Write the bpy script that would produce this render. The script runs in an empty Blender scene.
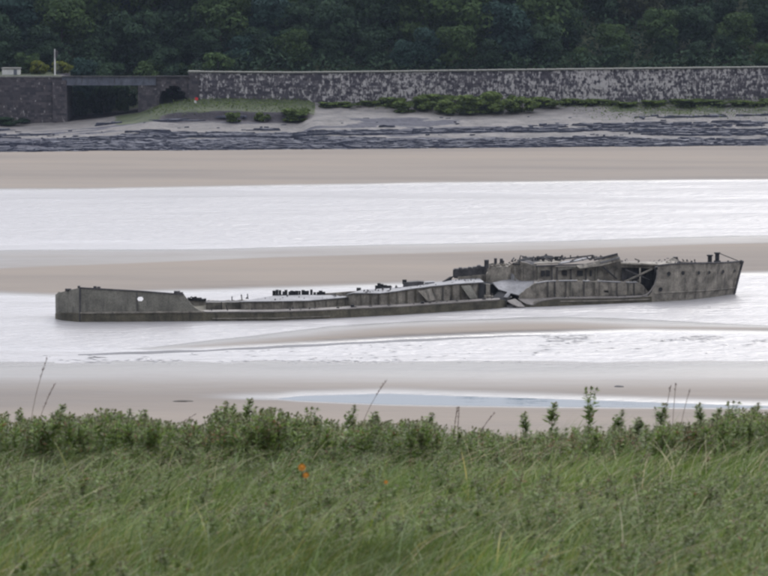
import bpy, bmesh, math, random
import numpy as np
from mathutils import Vector, Matrix
R = math.radians
random.seed(7); rng = np.random.default_rng(7)
scene = bpy.context.scene
col = scene.collection

# ------------------------------------------------------------------ camera, world, sun, exposure
CAM_H = 35.2; FP = 3450.0; PITCH = math.atan(383/3450)
cam = bpy.data.cameras.new('camera'); camo = bpy.data.objects.new('camera', cam); col.objects.link(camo)
camo.location = (0, 0, CAM_H); camo.rotation_euler = (math.pi/2-PITCH, 0, 0)
cam.sensor_width = 36; cam.lens = FP/768*36; cam.clip_start = 0.5; cam.clip_end = 6000
cam.dof.use_dof = True; cam.dof.focus_distance = 120; cam.dof.aperture_fstop = cam.lens/21.0
scene.camera = camo
scene.cycles.filter_width = 2.4
scene.cycles.max_bounces = 6; scene.cycles.volume_bounces = 0

SUN_EL, SUN_AZ = 34, 18          # azimuth from +Y towards +X
world = bpy.data.worlds.new('World'); scene.world = world; world.use_nodes = True
nt = world.node_tree; N = nt.nodes; L = nt.links; N.clear()
sky = N.new('ShaderNodeTexSky'); sky.sky_type = 'NISHITA'; sky.sun_disc = False
sky.sun_elevation = R(SUN_EL); sky.sun_rotation = R(SUN_AZ); sky.dust_density = 3; sky.air_density = 1.5
sc = N.new('ShaderNodeVectorMath'); sc.operation = 'SCALE'; sc.inputs['Scale'].default_value = 0.10
L.new(sky.outputs[0], sc.inputs[0])
tc = N.new('ShaderNodeTexCoord')
dt = N.new('ShaderNodeVectorMath'); dt.operation = 'DOT_PRODUCT'
sd = Vector((math.sin(R(SUN_AZ))*math.cos(R(SUN_EL)), math.cos(R(SUN_AZ))*math.cos(R(SUN_EL)), math.sin(R(SUN_EL))))
dt.inputs[1].default_value = sd; L.new(tc.outputs['Generated'], dt.inputs[0])
mr = N.new('ShaderNodeMapRange'); mr.inputs['From Min'].default_value = -1; mr.inputs['From Max'].default_value = 1
mr.inputs['To Min'].default_value = 0.34; mr.inputs['To Max'].default_value = 2.68; mr.interpolation_type = 'SMOOTHSTEP'
L.new(dt.outputs['Value'], mr.inputs['Value'])
mp = N.new('ShaderNodeMapping'); mp.inputs['Scale'].default_value = (1.5, 1.5, 5); L.new(tc.outputs['Generated'], mp.inputs[0])
cn = N.new('ShaderNodeTexNoise'); cn.inputs['Scale'].default_value = 1.6; cn.inputs['Detail'].default_value = 5; L.new(mp.outputs[0], cn.inputs['Vector'])
cr = N.new('ShaderNodeMapRange'); cr.inputs['From Min'].default_value = .3; cr.inputs['From Max'].default_value = .7
cr.inputs['To Min'].default_value = .86; cr.inputs['To Max'].default_value = 1.1; L.new(cn.outputs['Fac'], cr.inputs['Value'])
mu = N.new('ShaderNodeMath'); mu.operation = 'MULTIPLY'; L.new(mr.outputs[0], mu.inputs[0]); L.new(cr.outputs[0], mu.inputs[1])
ez = N.new('ShaderNodeSeparateXYZ'); L.new(tc.outputs['Generated'], ez.inputs[0])
er = N.new('ShaderNodeMapRange'); er.interpolation_type = 'SMOOTHSTEP'; er.inputs['From Min'].default_value = .12; er.inputs['From Max'].default_value = .42
er.inputs['To Min'].default_value = .36; er.inputs['To Max'].default_value = 1.2; L.new(ez.outputs['Z'], er.inputs['Value'])
mu2 = N.new('ShaderNodeMath'); mu2.operation = 'MULTIPLY'; L.new(mu.outputs[0], mu2.inputs[0]); L.new(er.outputs[0], mu2.inputs[1]); mu = mu2
cc = N.new('ShaderNodeVectorMath'); cc.operation = 'SCALE'; cc.inputs[0].default_value = (0.955, 0.976, 1.066); L.new(mu.outputs[0], cc.inputs['Scale'])
mx = N.new('ShaderNodeMix'); mx.data_type = 'RGBA'; mx.inputs['Factor'].default_value = .84
L.new(sc.outputs[0], mx.inputs['A']); L.new(cc.outputs[0], mx.inputs['B'])
bg = N.new('ShaderNodeBackground'); bg.inputs['Strength'].default_value = 1.0; L.new(mx.outputs['Result'], bg.inputs[0])
wo = N.new('ShaderNodeOutputWorld'); L.new(bg.outputs[0], wo.inputs[0])

sl = bpy.data.lights.new('sun', 'SUN'); sl.energy = 1.2; sl.angle = R(28); sl.color = (1, .96, .9)
so = bpy.data.objects.new('sun', sl); col.objects.link(so)
so.rotation_euler = (-sd).to_track_quat('-Z', 'Y').to_euler(); so.location = (0, 0, 80)

vs = scene.view_settings; vs.view_transform = 'Standard'; vs.look = 'None'; vs.gamma = 1; vs.exposure = 0.0; vs.use_curve_mapping = False

# ------------------------------------------------------------------ projection helpers
cp, sp = math.cos(PITCH), math.sin(PITCH)
def ray(px, py):
    u = (px-384)/FP; v = -(py-288)/FP
    d = Vector((u, cp+v*sp, -sp+v*cp))
    return d
def atY(px, py, Y):
    d = ray(px, py); k = Y/d.y
    return Vector((d.x*k, Y, CAM_H+d.z*k))
def ground(px, py, z=0):
    d = ray(px, py); k = (z-CAM_H)/d.z
    return Vector((d.x*k, d.y*k, z))
def project(X, Y, Z):                      # numpy arrays -> px, py
    zc = -(Y*cp - (Z-CAM_H)*sp)*-1
    yc = Y*sp + (Z-CAM_H)*cp
    return 384+FP*X/zc, 288-FP*yc/zc

# ------------------------------------------------------------------ noise (numpy)
def vnoise(x, y, seed=0):
    x = np.asarray(x, float); y = np.asarray(y, float)
    xi = np.floor(x).astype(np.int64); yi = np.floor(y).astype(np.int64)
    xf = x-xi; yf = y-yi
    def h(a, b):
        n = (a*374761393 + b*668265263 + seed*1442695041) & 0xffffffff
        n = ((n ^ (n >> 13))*1274126177) & 0xffffffff
        n = n ^ (n >> 16)
        return (n & 0xffff)/65535.0
    u = xf*xf*(3-2*xf); v = yf*yf*(3-2*yf)
    return (h(xi, yi)*(1-u)+h(xi+1, yi)*u)*(1-v)+(h(xi, yi+1)*(1-u)+h(xi+1, yi+1)*u)*v
def fbm(x, y, oct=4, seed=0):
    s = 0; a = 1; t = 0
    for i in range(oct):
        s = s+a*vnoise(x*2**i, y*2**i, seed+i); t += a; a *= .5
    return s/t                             # 0..1
def sstep(a, b, x):
    t = np.clip((x-a)/(b-a), 0, 1); return t*t*(3-2*t)

# ------------------------------------------------------------------ materials
def newmat(name):
    m = bpy.data.materials.new(name); m.use_nodes = True
    b = m.node_tree.nodes['Principled BSDF']
    return m, m.node_tree, b
def noise(nt, scale, detail=4, vec=None, sc3=None, rough=.55):
    n = nt.nodes.new('ShaderNodeTexNoise'); n.inputs['Scale'].default_value = scale; n.inputs['Detail'].default_value = detail
    n.inputs['Roughness'].default_value = rough
    t = nt.nodes.new('ShaderNodeTexCoord')
    if vec == 'geo':
        g = nt.nodes.new('ShaderNodeNewGeometry'); src = g.outputs['Position']
    else:
        src = t.outputs['Object']
    if sc3:
        mp = nt.nodes.new('ShaderNodeMapping'); mp.inputs['Scale'].default_value = sc3
        nt.links.new(src, mp.inputs[0]); src = mp.outputs[0]
    nt.links.new(src, n.inputs['Vector'])
    return n.outputs['Fac']
def ramp(nt, fac, stops, interp='LINEAR'):
    r = nt.nodes.new('ShaderNodeValToRGB'); r.color_ramp.interpolation = interp
    e = r.color_ramp.elements
    while len(e) < len(stops): e.new(.5)
    for i, (p, c) in enumerate(stops):
        e[i].position = p; e[i].color = (*c, 1) if len(c) == 3 else c
    nt.links.new(fac, r.inputs[0]); return r.outputs[0]
def mixc(nt, fac, a, b, mode='MIX'):
    m = nt.nodes.new('ShaderNodeMix'); m.data_type = 'RGBA'; m.blend_type = mode
    for k, v in (('Factor', fac), ('A', a), ('B', b)):
        if isinstance(v, (int, float)): m.inputs[k].default_value = v
        elif isinstance(v, tuple): m.inputs[k].default_value = (*v, 1)
        else: nt.links.new(v, m.inputs[k])
    return m.outputs['Result']
def maprange(nt, v, a, b, c=0, d=1, smooth=True):
    m = nt.nodes.new('ShaderNodeMapRange'); m.inputs['From Min'].default_value = a; m.inputs['From Max'].default_value = b
    m.inputs['To Min'].default_value = c; m.inputs['To Max'].default_value = d
    if smooth: m.interpolation_type = 'SMOOTHSTEP'
    nt.links.new(v, m.inputs['Value']); return m.outputs[0]
def math_(nt, op, a, b):
    m = nt.nodes.new('ShaderNodeMath'); m.operation = op
    for i, v in enumerate((a, b)):
        if isinstance(v, (int, float)): m.inputs[i].default_value = v
        else: nt.links.new(v, m.inputs[i])
    return m.outputs[0]
def bump(nt, b, h, strength, dist):
    bp = nt.nodes.new('ShaderNodeBump'); bp.inputs['Strength'].default_value = strength; bp.inputs['Distance'].default_value = dist
    nt.links.new(h, bp.inputs['Height']); nt.links.new(bp.outputs[0], b.inputs['Normal'])

def mottled(name, c1, c2, c3=None, scale=1.0, streak=True, rough=.85, bmp=.04, spec=.3):
    m, t, b = newmat(name)
    n1 = noise(t, scale, 6)
    stops = [(.3, c1), (.68, c2)]
    c = ramp(t, n1, stops)
    if streak:
        n2 = noise(t, 1, 5, sc3=(2.2, 2.2, .5))
        c = mixc(t, maprange(t, n2, .5, .8), c, c3 or tuple(x*.55 for x in c1))
    n3 = noise(t, 9, 3)
    c = mixc(t, 1.0, c, ramp(t, n3, [(.3, (.72,)*3), (.7, (1.2,)*3)]), 'MULTIPLY')
    t.links.new(c, b.inputs['Base Color']); b.inputs['Roughness'].default_value = rough
    b.inputs['Specular IOR Level'].default_value = spec
    bump(t, b, noise(t, scale*4, 5), .8, bmp)
    return m
M = {}
M['hull'] = mottled('weathered_concrete_hull', (.09, .082, .070), (.275, .25, .212), (.055, .05, .045), 1.3)
M['stern'] = mottled('dull_olive_hull', (.098, .094, .08), (.19, .182, .155), (.07, .067, .06), .7)
M['wale'] = mottled('algae_hull', (.045, .041, .03), (.125, .112, .08), (.03, .028, .024), .8)
M['silt'] = mottled('silt_covered_plate', (.11, .11, .115), (.21, .208, .215), None, .9, streak=False, rough=.7)
M['strip'] = mottled('dried_mud_side_deck', (.10, .093, .085), (.19, .172, .16), None, .9, streak=False, rough=.7)
M['dark'] = mottled('dark_rusty_steel_and_shade', (.03, .029, .034), (.085, .08, .08), (.02, .02, .02), 1.5)  # rusty steel; also carries the painted shade of the bow hold
M['black'] = mottled('black_steel_and_shade', (.012, .012, .014), (.03, .03, .032), None, 1.5, streak=False)  # also carries the painted shade of the cavity, hold and wall holes
M['stone'] = None
M['white'] = mottled('grubby_white_paint', (.5, .5, .5), (.65, .64, .62), None, 1, streak=False, rough=.5, bmp=.005)
M['girder'] = mottled('grey_blue_girder_paint', (.075, .082, .11), (.13, .142, .175), (.05, .045, .045), .6, rough=.6, bmp=.01)
M['red'] = mottled('red_paint', (.5, .02, .03), (.6, .04, .05), None, 1, streak=False, bmp=.004)
M['bark'] = mottled('bark', (.03, .025, .02), (.07, .06, .05), None, 3)

# stone wall: per-stone tint from an attribute, lime streaks
def stonemat(name, lime, base=(.052, .047, .055), base2=(.14, .127, .135)):
    m, t, b = newmat(name)
    a = t.nodes.new('ShaderNodeAttribute'); a.attribute_name = 'tint'
    c = mixc(t, a.outputs['Fac'], base, base2)
    n = noise(t, 1.9, 8, sc3=(1, 1, .5), rough=.8)
    n2 = noise(t, .11, 3)
    s = math_(t, 'ADD', n, math_(t, 'MULTIPLY', math_(t, 'SUBTRACT', n2, .5), .26))
    s = math_(t, 'ADD', s, math_(t, 'MULTIPLY', math_(t, 'SUBTRACT', a.outputs['Fac'], .5), .07))
    f = maprange(t, s, lime, lime+.055)
    c = mixc(t, f, c, (.44, .42, .42))
    t.links.new(c, b.inputs['Base Color']); b.inputs['Roughness'].default_value = .9
    bump(t, b, noise(t, 6, 4), .6, .05)
    return m
M['stone'] = stonemat('lime_streaked_stone', .505, (.036, .032, .045), (.11, .10, .115))
M['stone_dark'] = stonemat('dark_stone', .60, (.032, .029, .038), (.085, .074, .08))
M['mortar_lime'] = stonemat('lime_stained_mortar', .505, (.045, .04, .05), (.045, .04, .05))
M['mortar'] = mottled('mortar', (.04, .036, .045), (.09, .08, .09), None, 2)
M['coping'] = mottled('pale_coping', (.12, .12, .11), (.2, .2, .18), (.06, .06, .055), 1.2)

def leafmat(name, c1, c2, rough=.8, trans=.15):
    m, t, b = newmat(name)
    a = t.nodes.new('ShaderNodeAttribute'); a.attribute_name = 'tint'
    oi = t.nodes.new('ShaderNodeObjectInfo')
    f = math_(t, 'ADD', math_(t, 'MULTIPLY', a.outputs['Fac'], .75), math_(t, 'MULTIPLY', oi.outputs['Random'], .25))
    c = mixc(t, f, c1, c2)
    t.links.new(c, b.inputs['Base Color']); b.inputs['Roughness'].default_value = rough
    b.inputs['Specular IOR Level'].default_value = .1
    tr = t.nodes.new('ShaderNodeBsdfTranslucent'); t.links.new(c, tr.inputs[0])
    ms = t.nodes.new('ShaderNodeMixShader'); ms.inputs[0].default_value = trans
    t.links.new(b.outputs[0], ms.inputs[1]); t.links.new(tr.outputs[0], ms.inputs[2])
    t.links.new(ms.outputs[0], t.nodes['Material Output'].inputs[0])
    return m
M['leaf_dark'] = leafmat('dark_foliage', (.010, .022, .014), (.036, .064, .032))
M['leaf_mid'] = leafmat('mid_foliage', (.018, .036, .014), (.066, .105, .034))
M['leaf_teal'] = leafmat('bluish_foliage', (.010, .025, .021), (.034, .068, .054))
M['leaf_brown'] = leafmat('brownish_foliage', (.022, .028, .016), (.062, .07, .036))
M['leaf_yellow'] = leafmat('yellow_green_foliage', (.05, .065, .012), (.15, .16, .03))
M['shrub'] = leafmat('saltmarsh_shrub', (.035, .052, .015), (.11, .15, .04))

# coloured by vertex attribute (grass, weeds)
def attrmat(name, attr='Col', rough=.55, trans=.3):
    m, t, b = newmat(name)
    a = t.nodes.new('ShaderNodeAttribute'); a.attribute_name = attr
    t.links.new(a.outputs['Color'], b.inputs['Base Color']); b.inputs['Roughness'].default_value = rough
    b.inputs['Specular IOR Level'].default_value = .3
    tr = t.nodes.new('ShaderNodeBsdfTranslucent'); t.links.new(a.outputs['Color'], tr.inputs[0])
    ms = t.nodes.new('ShaderNodeMixShader'); ms.inputs[0].default_value = trans
    t.links.new(b.outputs[0], ms.inputs[1]); t.links.new(tr.outputs[0], ms.inputs[2])
    t.links.new(ms.outputs[0], t.nodes['Material Output'].inputs[0])
    return m
M['grass'] = attrmat('grass_blades'); M['weed'] = attrmat('weed_leaves', trans=.45)

# sand: wetness by height above the water
def sandmat():
    m, t, b = newmat('estuary_sand')
    g = t.nodes.new('ShaderNodeNewGeometry'); sx = t.nodes.new('ShaderNodeSeparateXYZ'); t.links.new(g.outputs['Position'], sx.inputs[0])
    nz = noise(t, .09, 5, 'geo', (.35, 1.4, 1)); nz2 = noise(t, .6, 4, 'geo', (.25, 1.5, 1))
    z = math_(t, 'ADD', sx.outputs['Z'], math_(t, 'MULTIPLY', math_(t, 'SUBTRACT', nz, .5), .10))
    z = math_(t, 'ADD', z, math_(t, 'MULTIPLY', math_(t, 'SUBTRACT', nz2, .5), .035))
    dry = maprange(t, z, .02, .30)
    c = ramp(t, dry, [(0, (.12, .116, .113)), (.4, (.128, .118, .11)), (1, (.182, .158, .136))])
    var = noise(t, .05, 6, 'geo', (.3, 1.6, 1))
    c = mixc(t, 1.0, c, ramp(t, var, [(.3, (.80, .81, .84)), (.5, (1, 1, 1)), (.7, (1.14, 1.11, 1.07))]), 'MULTIPLY')
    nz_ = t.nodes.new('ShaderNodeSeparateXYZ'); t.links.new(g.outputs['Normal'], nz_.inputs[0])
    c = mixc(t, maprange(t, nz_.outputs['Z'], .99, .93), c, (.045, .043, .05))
    t.links.new(c, b.inputs['Base Color'])
    film = maprange(t, z, .0, .30)
    t.links.new(maprange(t, film, 0, 1, .27, .85, False), b.inputs['Roughness'])
    t.links.new(maprange(t, film, 0, 1, .6, .1, False), b.inputs['Specular IOR Level'])
    b.inputs['IOR'].default_value = 1.4
    bump(t, b, noise(t, 1.0, 6, 'geo', (.45, 1.6, 1)), .8, .10)
    return m
M['sand'] = sandmat()
def watermat(name, d1, deep, rough, body=(.11, .10, .095)):
    m, t, b = newmat(name)
    b.inputs['Base Color'].default_value = (*body, 1); b.inputs['Roughness'].default_value = rough
    b.inputs['IOR'].default_value = 1.333; b.inputs['Specular IOR Level'].default_value = .5
    n1 = noise(t, 1.1, 4, 'geo', (.5, 1.0, 1)); n2 = noise(t, .16, 3, 'geo', (.35, 1.2, 1)); n3 = noise(t, .035, 4, 'geo', (.5, 1.6, 1))
    calm = maprange(t, n3, .35, .62, .35, 1.0)
    h = math_(t, 'ADD', math_(t, 'MULTIPLY', n1, d1), math_(t, 'MULTIPLY', n2, deep))
    h = math_(t, 'MULTIPLY', h, calm)
    bump(t, b, h, 1.0, 1.0)
    return m
M['water'] = watermat('river_water', .42, .5, .30, (.27, .262, .265))
M['pool'] = watermat('still_pool_water', .004, .004, .03, (.045, .082, .125))

# ------------------------------------------------------------------ object helpers
def tag(o, label=None, cat=None, group=None, kind=None):
    if label: o['label'] = label
    if cat: o['category'] = cat
    if group: o['group'] = group
    if kind: o['kind'] = kind
    return o
def empty(name, loc, label=None, cat=None, group=None, rz=0):
    o = bpy.data.objects.new(name, None); col.objects.link(o); o.location = loc; o.rotation_euler.z = rz
    return tag(o, label, cat, group)
def link(name, me, mat=None, parent=None):
    if mat is not None and not me.materials: me.materials.append(mat)
    o = bpy.data.objects.new(name, me); col.objects.link(o)
    if parent is not None: o.parent = parent
    return o
def np_mesh(name, V, F, attrs=None, smooth=False):
    """F: (n,k) array of one face size"""
    me = bpy.data.meshes.new(name); V = np.asarray(V, np.float32); F = np.asarray(F, np.int32)
    k = F.shape[1]
    me.vertices.add(len(V)); me.vertices.foreach_set('co', V.ravel())
    me.loops.add(F.size); me.loops.foreach_set('vertex_index', F.ravel())
    me.polygons.add(len(F)); me.polygons.foreach_set('loop_start', np.arange(0, F.size, k, dtype=np.int32))
    me.polygons.foreach_set('loop_total', np.full(len(F), k, np.int32))
    me.polygons.foreach_set('use_smooth', np.full(len(F), smooth))
    for nm, (dom, typ, arr) in (attrs or {}).items():
        a = me.attributes.new(nm, typ, dom)
        a.data.foreach_set('color' if 'COLOR' in typ else 'value', np.asarray(arr, np.float32).ravel())
    me.update(calc_edges=True); me.validate()
    return me
def grid_mesh(name, xs, ys, zf, attrs=None):
    X, Y = np.meshgrid(xs, ys); Z = zf(X, Y)
    V = np.stack([X, Y, Z], -1).reshape(-1, 3); nx = len(xs); ny = len(ys)
    i = (np.arange(ny-1)[:, None]*nx+np.arange(nx-1)[None, :]).ravel()
    F = np.stack([i, i+1, i+1+nx, i+nx], -1)
    return np_mesh(name, V, F, attrs, True)

# ------------------------------------------------------------------ sand flats and water
def ip(x, pts): 
    return np.interp(x, [p[0] for p in pts], [p[1] for p in pts])
b0 = [(0, 155), (300, 153), (768, 146)]
w1 = [(0, 190.5), (100, 190), (256, 187), (400, 184.5), (768, 181)]
w2 = [(0, 251), (200, 249.5), (400, 244.5), (560, 241), (768, 235.5)]
dl = [(0, 273), (130, 268), (256, 262), (400, 258), (768, 247)]
w3 = [(0, 296), (55, 298), (180, 293), (250, 291), (320, 289), (400, 286.5), (480, 284), (620, 279), (740, 275.5), (768, 275)]
sa = [(0, -.22), (70, -.1), (95, .04), (200, .17), (300, .26), (400, .36), (560, .34), (640, .2), (768, .22)]
st = [(0, 352), (75, 352), (150, 348), (250, 337), (330, 328), (400, 324), (520, 319), (570, 318.5), (640, 320.5), (768, 326)]
sb = [(0, 354), (75, 353.5), (200, 349.5), (400, 339.5), (500, 335), (640, 331.5), (768, 333)]
pt = [(275, 398.5), (300, 396), (384, 394), (560, 399), (650, 402.2), (768, 405.6)]
pb = [(275, 398.5), (300, 400.5), (384, 404), (560, 406.5), (650, 407), (768, 408)]
def sand_z(X, Y):
    px, py = project(X, Y, np.zeros_like(X))
    q = np.clip(px, -150, 918)
    jit = (fbm(X*.03, Y*.012, 4, 3)-.5)
    py = py + jit*3.0*np.clip((px*0+1), 0, 1)
    pts_y = [ip(q, b0)-3, ip(q, b0), ip(q, b0)+6, ip(q, w1)-.9, ip(q, w1), ip(q, w1)+6, ip(q, w2)-4, ip(q, w2), ip(q, w2)+2.5, ip(q, dl)-3, ip(q, dl), ip(q, dl)+6,
             ip(q, w3)-3, ip(q, w3), ip(q, w3)+6, ip(q, st)-5, ip(q, st), ip(q, sb)-1.6, ip(q, sb)+.6]
    amp = ip(q, sa)
    O = np.ones_like(q)
    hs = [.3*O, .3*O, (.33)*O, .26*O, 0*O, -.4*O, -.35*O, 0*O, .12*O, .16*O, .30*O, .42*O, .30*O, 0*O, -.35*O, np.minimum(-.12, amp*0-.12), np.minimum(amp*.15, amp), amp, np.minimum(amp*0-.08, -.03)]
    tail_y = [350*O, 358*O, 366*O, 374*O, 383*O, 392*O, 411*O, 425*O]
    tail_h = [-.07*O, -.02*O, .03*O, .09*O, .15*O, .21*O, .29*O, .36*O]
    ys_ = pts_y+tail_y; hs_ = hs+tail_h
    h = np.where(py < ys_[0], hs_[0], 0.0); h = np.where(py >= ys_[-1], .36, h)
    for i in range(len(ys_)-1):
        a, b = ys_[i], np.maximum(ys_[i+1], ys_[i]+.1)
        m = (py >= a) & (py < b); f = (py-a)/(b-a)
        h = np.where(m, hs_[i]*(1-f)+hs_[i+1]*f, h)
    # pool
    top, bot = ip(px, pt), ip(px, pb)
    ins = np.minimum(py-top, bot-py); ins = np.where(px < 275, -np.hypot((275-px)*.06, py-398.5), ins)
    h = np.where((py > 386) & (py < 420), np.where(ins > 0, -np.minimum(ins*.08, .15), np.minimum(h, -ins*.045+.0)), h)
    h = h+(fbm(X*.12, Y*.3, 4, 9)-.5)*.05*sstep(-.3, .1, h)
    return h
def spaced(segs):
    out = []
    for a, b, s in segs: out += list(np.arange(a, b, s))
    return np.array(out+[segs[-1][1]])
xs = spaced([(-3000, -300, 300), (-300, -90, 15), (-90, 90, .8), (90, 300, 15), (300, 3000, 300)])
ys = spaced([(70, 225, 5), (225, 500, .42), (500, 506, 3)])
o = link('sand_flats', grid_mesh('sand_flats', xs, ys, sand_z), M['sand']); tag(o, kind='structure')
def flat(name, x0, x1, y0, y1, z, mat):
    me = bpy.data.meshes.new(name); me.from_pydata([(x0, y0, z), (x1, y0, z), (x1, y1, z), (x0, y1, z)], [], [(0, 1, 2, 3)])
    return tag(link(name, me, mat), kind='structure')
flat('river_water', -3000, 3000, 254.2, 500, 0.0, M['water'])
M['channel'] = mottled('wet_channel_mud', (.022, .023, .03), (.06, .06, .072), None, .6, streak=False, rough=.55, bmp=.02); cm = bpy.data.meshes.new('wet_mud_channel'); V = []; F = []
for i in range(60):
    q = 78+i*8.0; w_ = (.8+4.2*float(vnoise(q*.014, 2.5, 5))*float(ip(q, [(78, .5), (180, 1.3), (300, .9), (560, .6)])))*math.sin(math.pi*min(1, (i+1)/61)**.8)**.6+.12; yy = float(ip(q, sb))+1.2+.5*math.sin(i*.9)*.4
    V += [tuple(ground(q, yy-w_/2, .012)), tuple(ground(q, yy+w_/2, .012))]
for i in range(59): F.append((2*i+1, 2*i+3, 2*i+2, 2*i))
cm.from_pydata(V, [], F); tag(link('wet_mud_channel', cm, M['channel']), kind='structure')
# low wet mud ripples breaking the shallow water near the spit (uncountable)
V = []; F = []; q_ = random.Random(4)
for i in range(1100):
    if q_.random() < .6: px, py = q_.uniform(545, 800), 334+abs(q_.gauss(0, 6))
    elif q_.random() < .6: px, py = q_.uniform(20, 560), q_.uniform(338, 364)
    else: px, py = q_.uniform(60, 400), 362+q_.gauss(0, 2)
    if py < float(ip(px, sb))+2 or float(vnoise(px*.03, py*.35, 8)) < .5: continue
    c_ = ground(px, py, 0); lx, ly = q_.uniform(.2, 1.1)*(1.0 if px > 540 else .7), q_.uniform(.08, .28); o_ = len(V)
    for k in range(8): V.append((c_.x+math.cos(k*math.pi/4)*lx*q_.uniform(.7, 1.2), c_.y+math.sin(k*math.pi/4)*ly*q_.uniform(.7, 1.2), -.02))
    V.append((c_.x, c_.y, .05)); F += [(o_+k, o_+(k+1) % 8, o_+8) for k in range(8)]
M['wetmud'] = mottled('wet_mud', (.11, .108, .112), (.17, .165, .168), None, 2, streak=False, rough=.4, bmp=.01)
tag(link('mud_ripples', np_mesh('mud_ripples', V, F), M['wetmud']), 'small dark mud ripples breaking the shallow water in front of the wreck', 'mud', kind='stuff')
flat('pool_water', -3000, 3000, 235, 253.4, 0.0, M['pool'])

# ------------------------------------------------------------------ far bank terrain
WY = 530.0
base_line = [(-200, 126), (0, 123), (60, 121), (100, 117), (140, 111), (158, 104), (190, 98), (230, 97), (310, 99), (312, 101), (400, 104), (560, 102), (768, 98), (900, 96)]
def zwall(X):
    px = 384+FP*X/(WY*cp+3)                # pixel of the wall foot
    yb = ip(px, base_line)
    return CAM_H - (yb+95)/FP*WY
def bank_z(X, Y):
    zb = zwall(X); px = 384+FP*X/WY
    y0 = 489.0-np.clip(px, -200, 968)/768*-14      # foot of the rocks swings farther away to the right
    f = np.clip((Y-y0)/(WY-y0), 0, 1)
    z = .15+(zb-.15)*(f*.95+.05*f*f)
    sc = sstep(138, 190, px)*(1-sstep(300, 318, px))           # eroded bench
    bench = np.clip((Y-(520+2*(fbm(X*.2, X*0, 3, 5)-.5)))/1.2, 0, 1)
    z = z - sc*(1.15*(1-bench)*sstep(.0, .55, f))*1.0
    roc = (fbm(X*.16, Y*.35, 5, 21)-.5)
    ledge = fbm((X+Y*.9)*.07, (Y-X*.16)*.5, 4, 31)
    low = 1-sstep(.6, .8, f)
    z = z + roc*.35*sstep(0, .1, f)*(1-sstep(.9, 1, f)) + low*np.floor(ledge*6)/6*.5*sstep(0, .1, f)-.15*(f < .02)
    z = np.where(Y < y0, .1-.3*np.clip((y0-Y)/8, 0, 1), z)
    # behind the wall: rail ledge then wooded hill
    back = 9.1+np.clip(Y-548, 0, 400)*.44-np.clip(Y-640, 0, 400)*.36+(fbm(X*.03, Y*.03, 3, 4)-.5)*3*sstep(545, 560, Y)
    back = back+ .5*sstep(300, 768, px)
    gap = sstep(64, 66, px)*(1-sstep(186, 188, px))
    back = np.where(gap > .5, np.minimum(back, zb+np.clip((Y-542)/13, 0, 1)*(7.7-zb)+np.clip(Y-555, 0, 99)*2), back)
    return np.where(Y > WY+1.2, back, z)
xs2 = spaced([(-2600, -400, 200), (-400, -90, 12), (-90, 90, .7), (90, 400, 12), (400, 2600, 200)])
ys2 = np.concatenate([spaced([(478, 534, .42), (534, 560, 1.0), (560, 700, 4), (700, 3000, 100)])])
X2, Y2 = np.meshgrid(xs2, ys2); px2, py2 = project(X2, Y2, bank_z(X2, Y2))
gm = np.clip(0+sstep(138, 160, px2)*(1-sstep(308, 322, px2))*sstep(520.3, 521.5, Y2) + sstep(560, 620, px2)*sstep(517, 522, Y2)*(.2+.5*fbm(X2*.2, Y2*.2, 3, 8))
     + sstep(100, 130, px2)*(1-sstep(150, 170, px2))*sstep(517, 520, Y2)+(Y2 > WY+.9)*1.0, 0, 1)
gap_shade = (px2 > 60)*(px2 < 188)*(Y2 > WY)*(Y2 < 543)  # ground in the bridge opening, deck shade painted into its colour
scarp_and_gap_shade = sstep(138, 170, px2)*(1-sstep(300, 318, px2))*sstep(517.2, 519.2, Y2+1.5*fbm(X2*.3, Y2*0, 3, 5))*(1-sstep(521.4, 522.2, Y2))
rockm = sstep(.44, .56, fbm((X2+Y2*.9)*.06, (Y2-X2*.16)*.42, 5, 31)+.34*(1-sstep(490, 516, Y2))-.10)*(Y2 < 519)
rockm = np.maximum(rockm, sstep(.52, .66, fbm(X2*.35, Y2*.5, 3, 41))*.8*(Y2 < 519)*sstep(506, 500, Y2))
gm = gm*(1-gap_shade); scarp_and_gap_shade = np.maximum(scarp_and_gap_shade, gap_shade*1.0)
attrs = {'grassy': ('POINT', 'FLOAT', gm), 'scarp_and_gap_shade': ('POINT', 'FLOAT', scarp_and_gap_shade), 'weedy': ('POINT', 'FLOAT', rockm)}
m, t, b = newmat('bank_mud_rock_grass')
def att(t, n):
    a = t.nodes.new('ShaderNodeAttribute'); a.attribute_name = n; return a.outputs['Fac']
mud = ramp(t, noise(t, .5, 6, sc3=(.7, 1, 1)), [(.3, (.085, .08, .078)), (.7, (.16, .148, .14))])
mud = mixc(t, maprange(t, noise(t, 1.3, 6, sc3=(.5, 1.2, 1), rough=.7), .50, .66), mud, (.062, .06, .066))
rk = ramp(t, noise(t, 1.2, 5), [(.3, (.022, .022, .034)), (.7, (.05, .05, .066))])
rf = maprange(t, math_(t, 'ADD', att(t, 'weedy'), math_(t, 'MULTIPLY', math_(t, 'SUBTRACT', noise(t, .9, 6, sc3=(.5, 1.3, 1), rough=.7), .5), 1.5)), .42, .58)
c = mixc(t, rf, mud, rk)
c = mixc(t, att(t, 'scarp_and_gap_shade'), c, (.028, .024, .03))  # dark scarp earth; the bridge opening's painted shade uses the same colour
gr = ramp(t, noise(t, .6, 5), [(.3, (.022, .032, .016)), (.7, (.062, .072, .034))])
c = mixc(t, maprange(t, math_(t, 'ADD', att(t, 'grassy'), math_(t, 'MULTIPLY', math_(t, 'SUBTRACT', noise(t, .8, 5), .5), .6)), .42, .6), c, gr)
t.links.new(c, b.inputs['Base Color']); b.inputs['Roughness'].default_value = .75; b.inputs['Specular IOR Level'].default_value = .25
bump(t, b, noise(t, 1.5, 6), .8, .25)
M['bank'] = m
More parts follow.
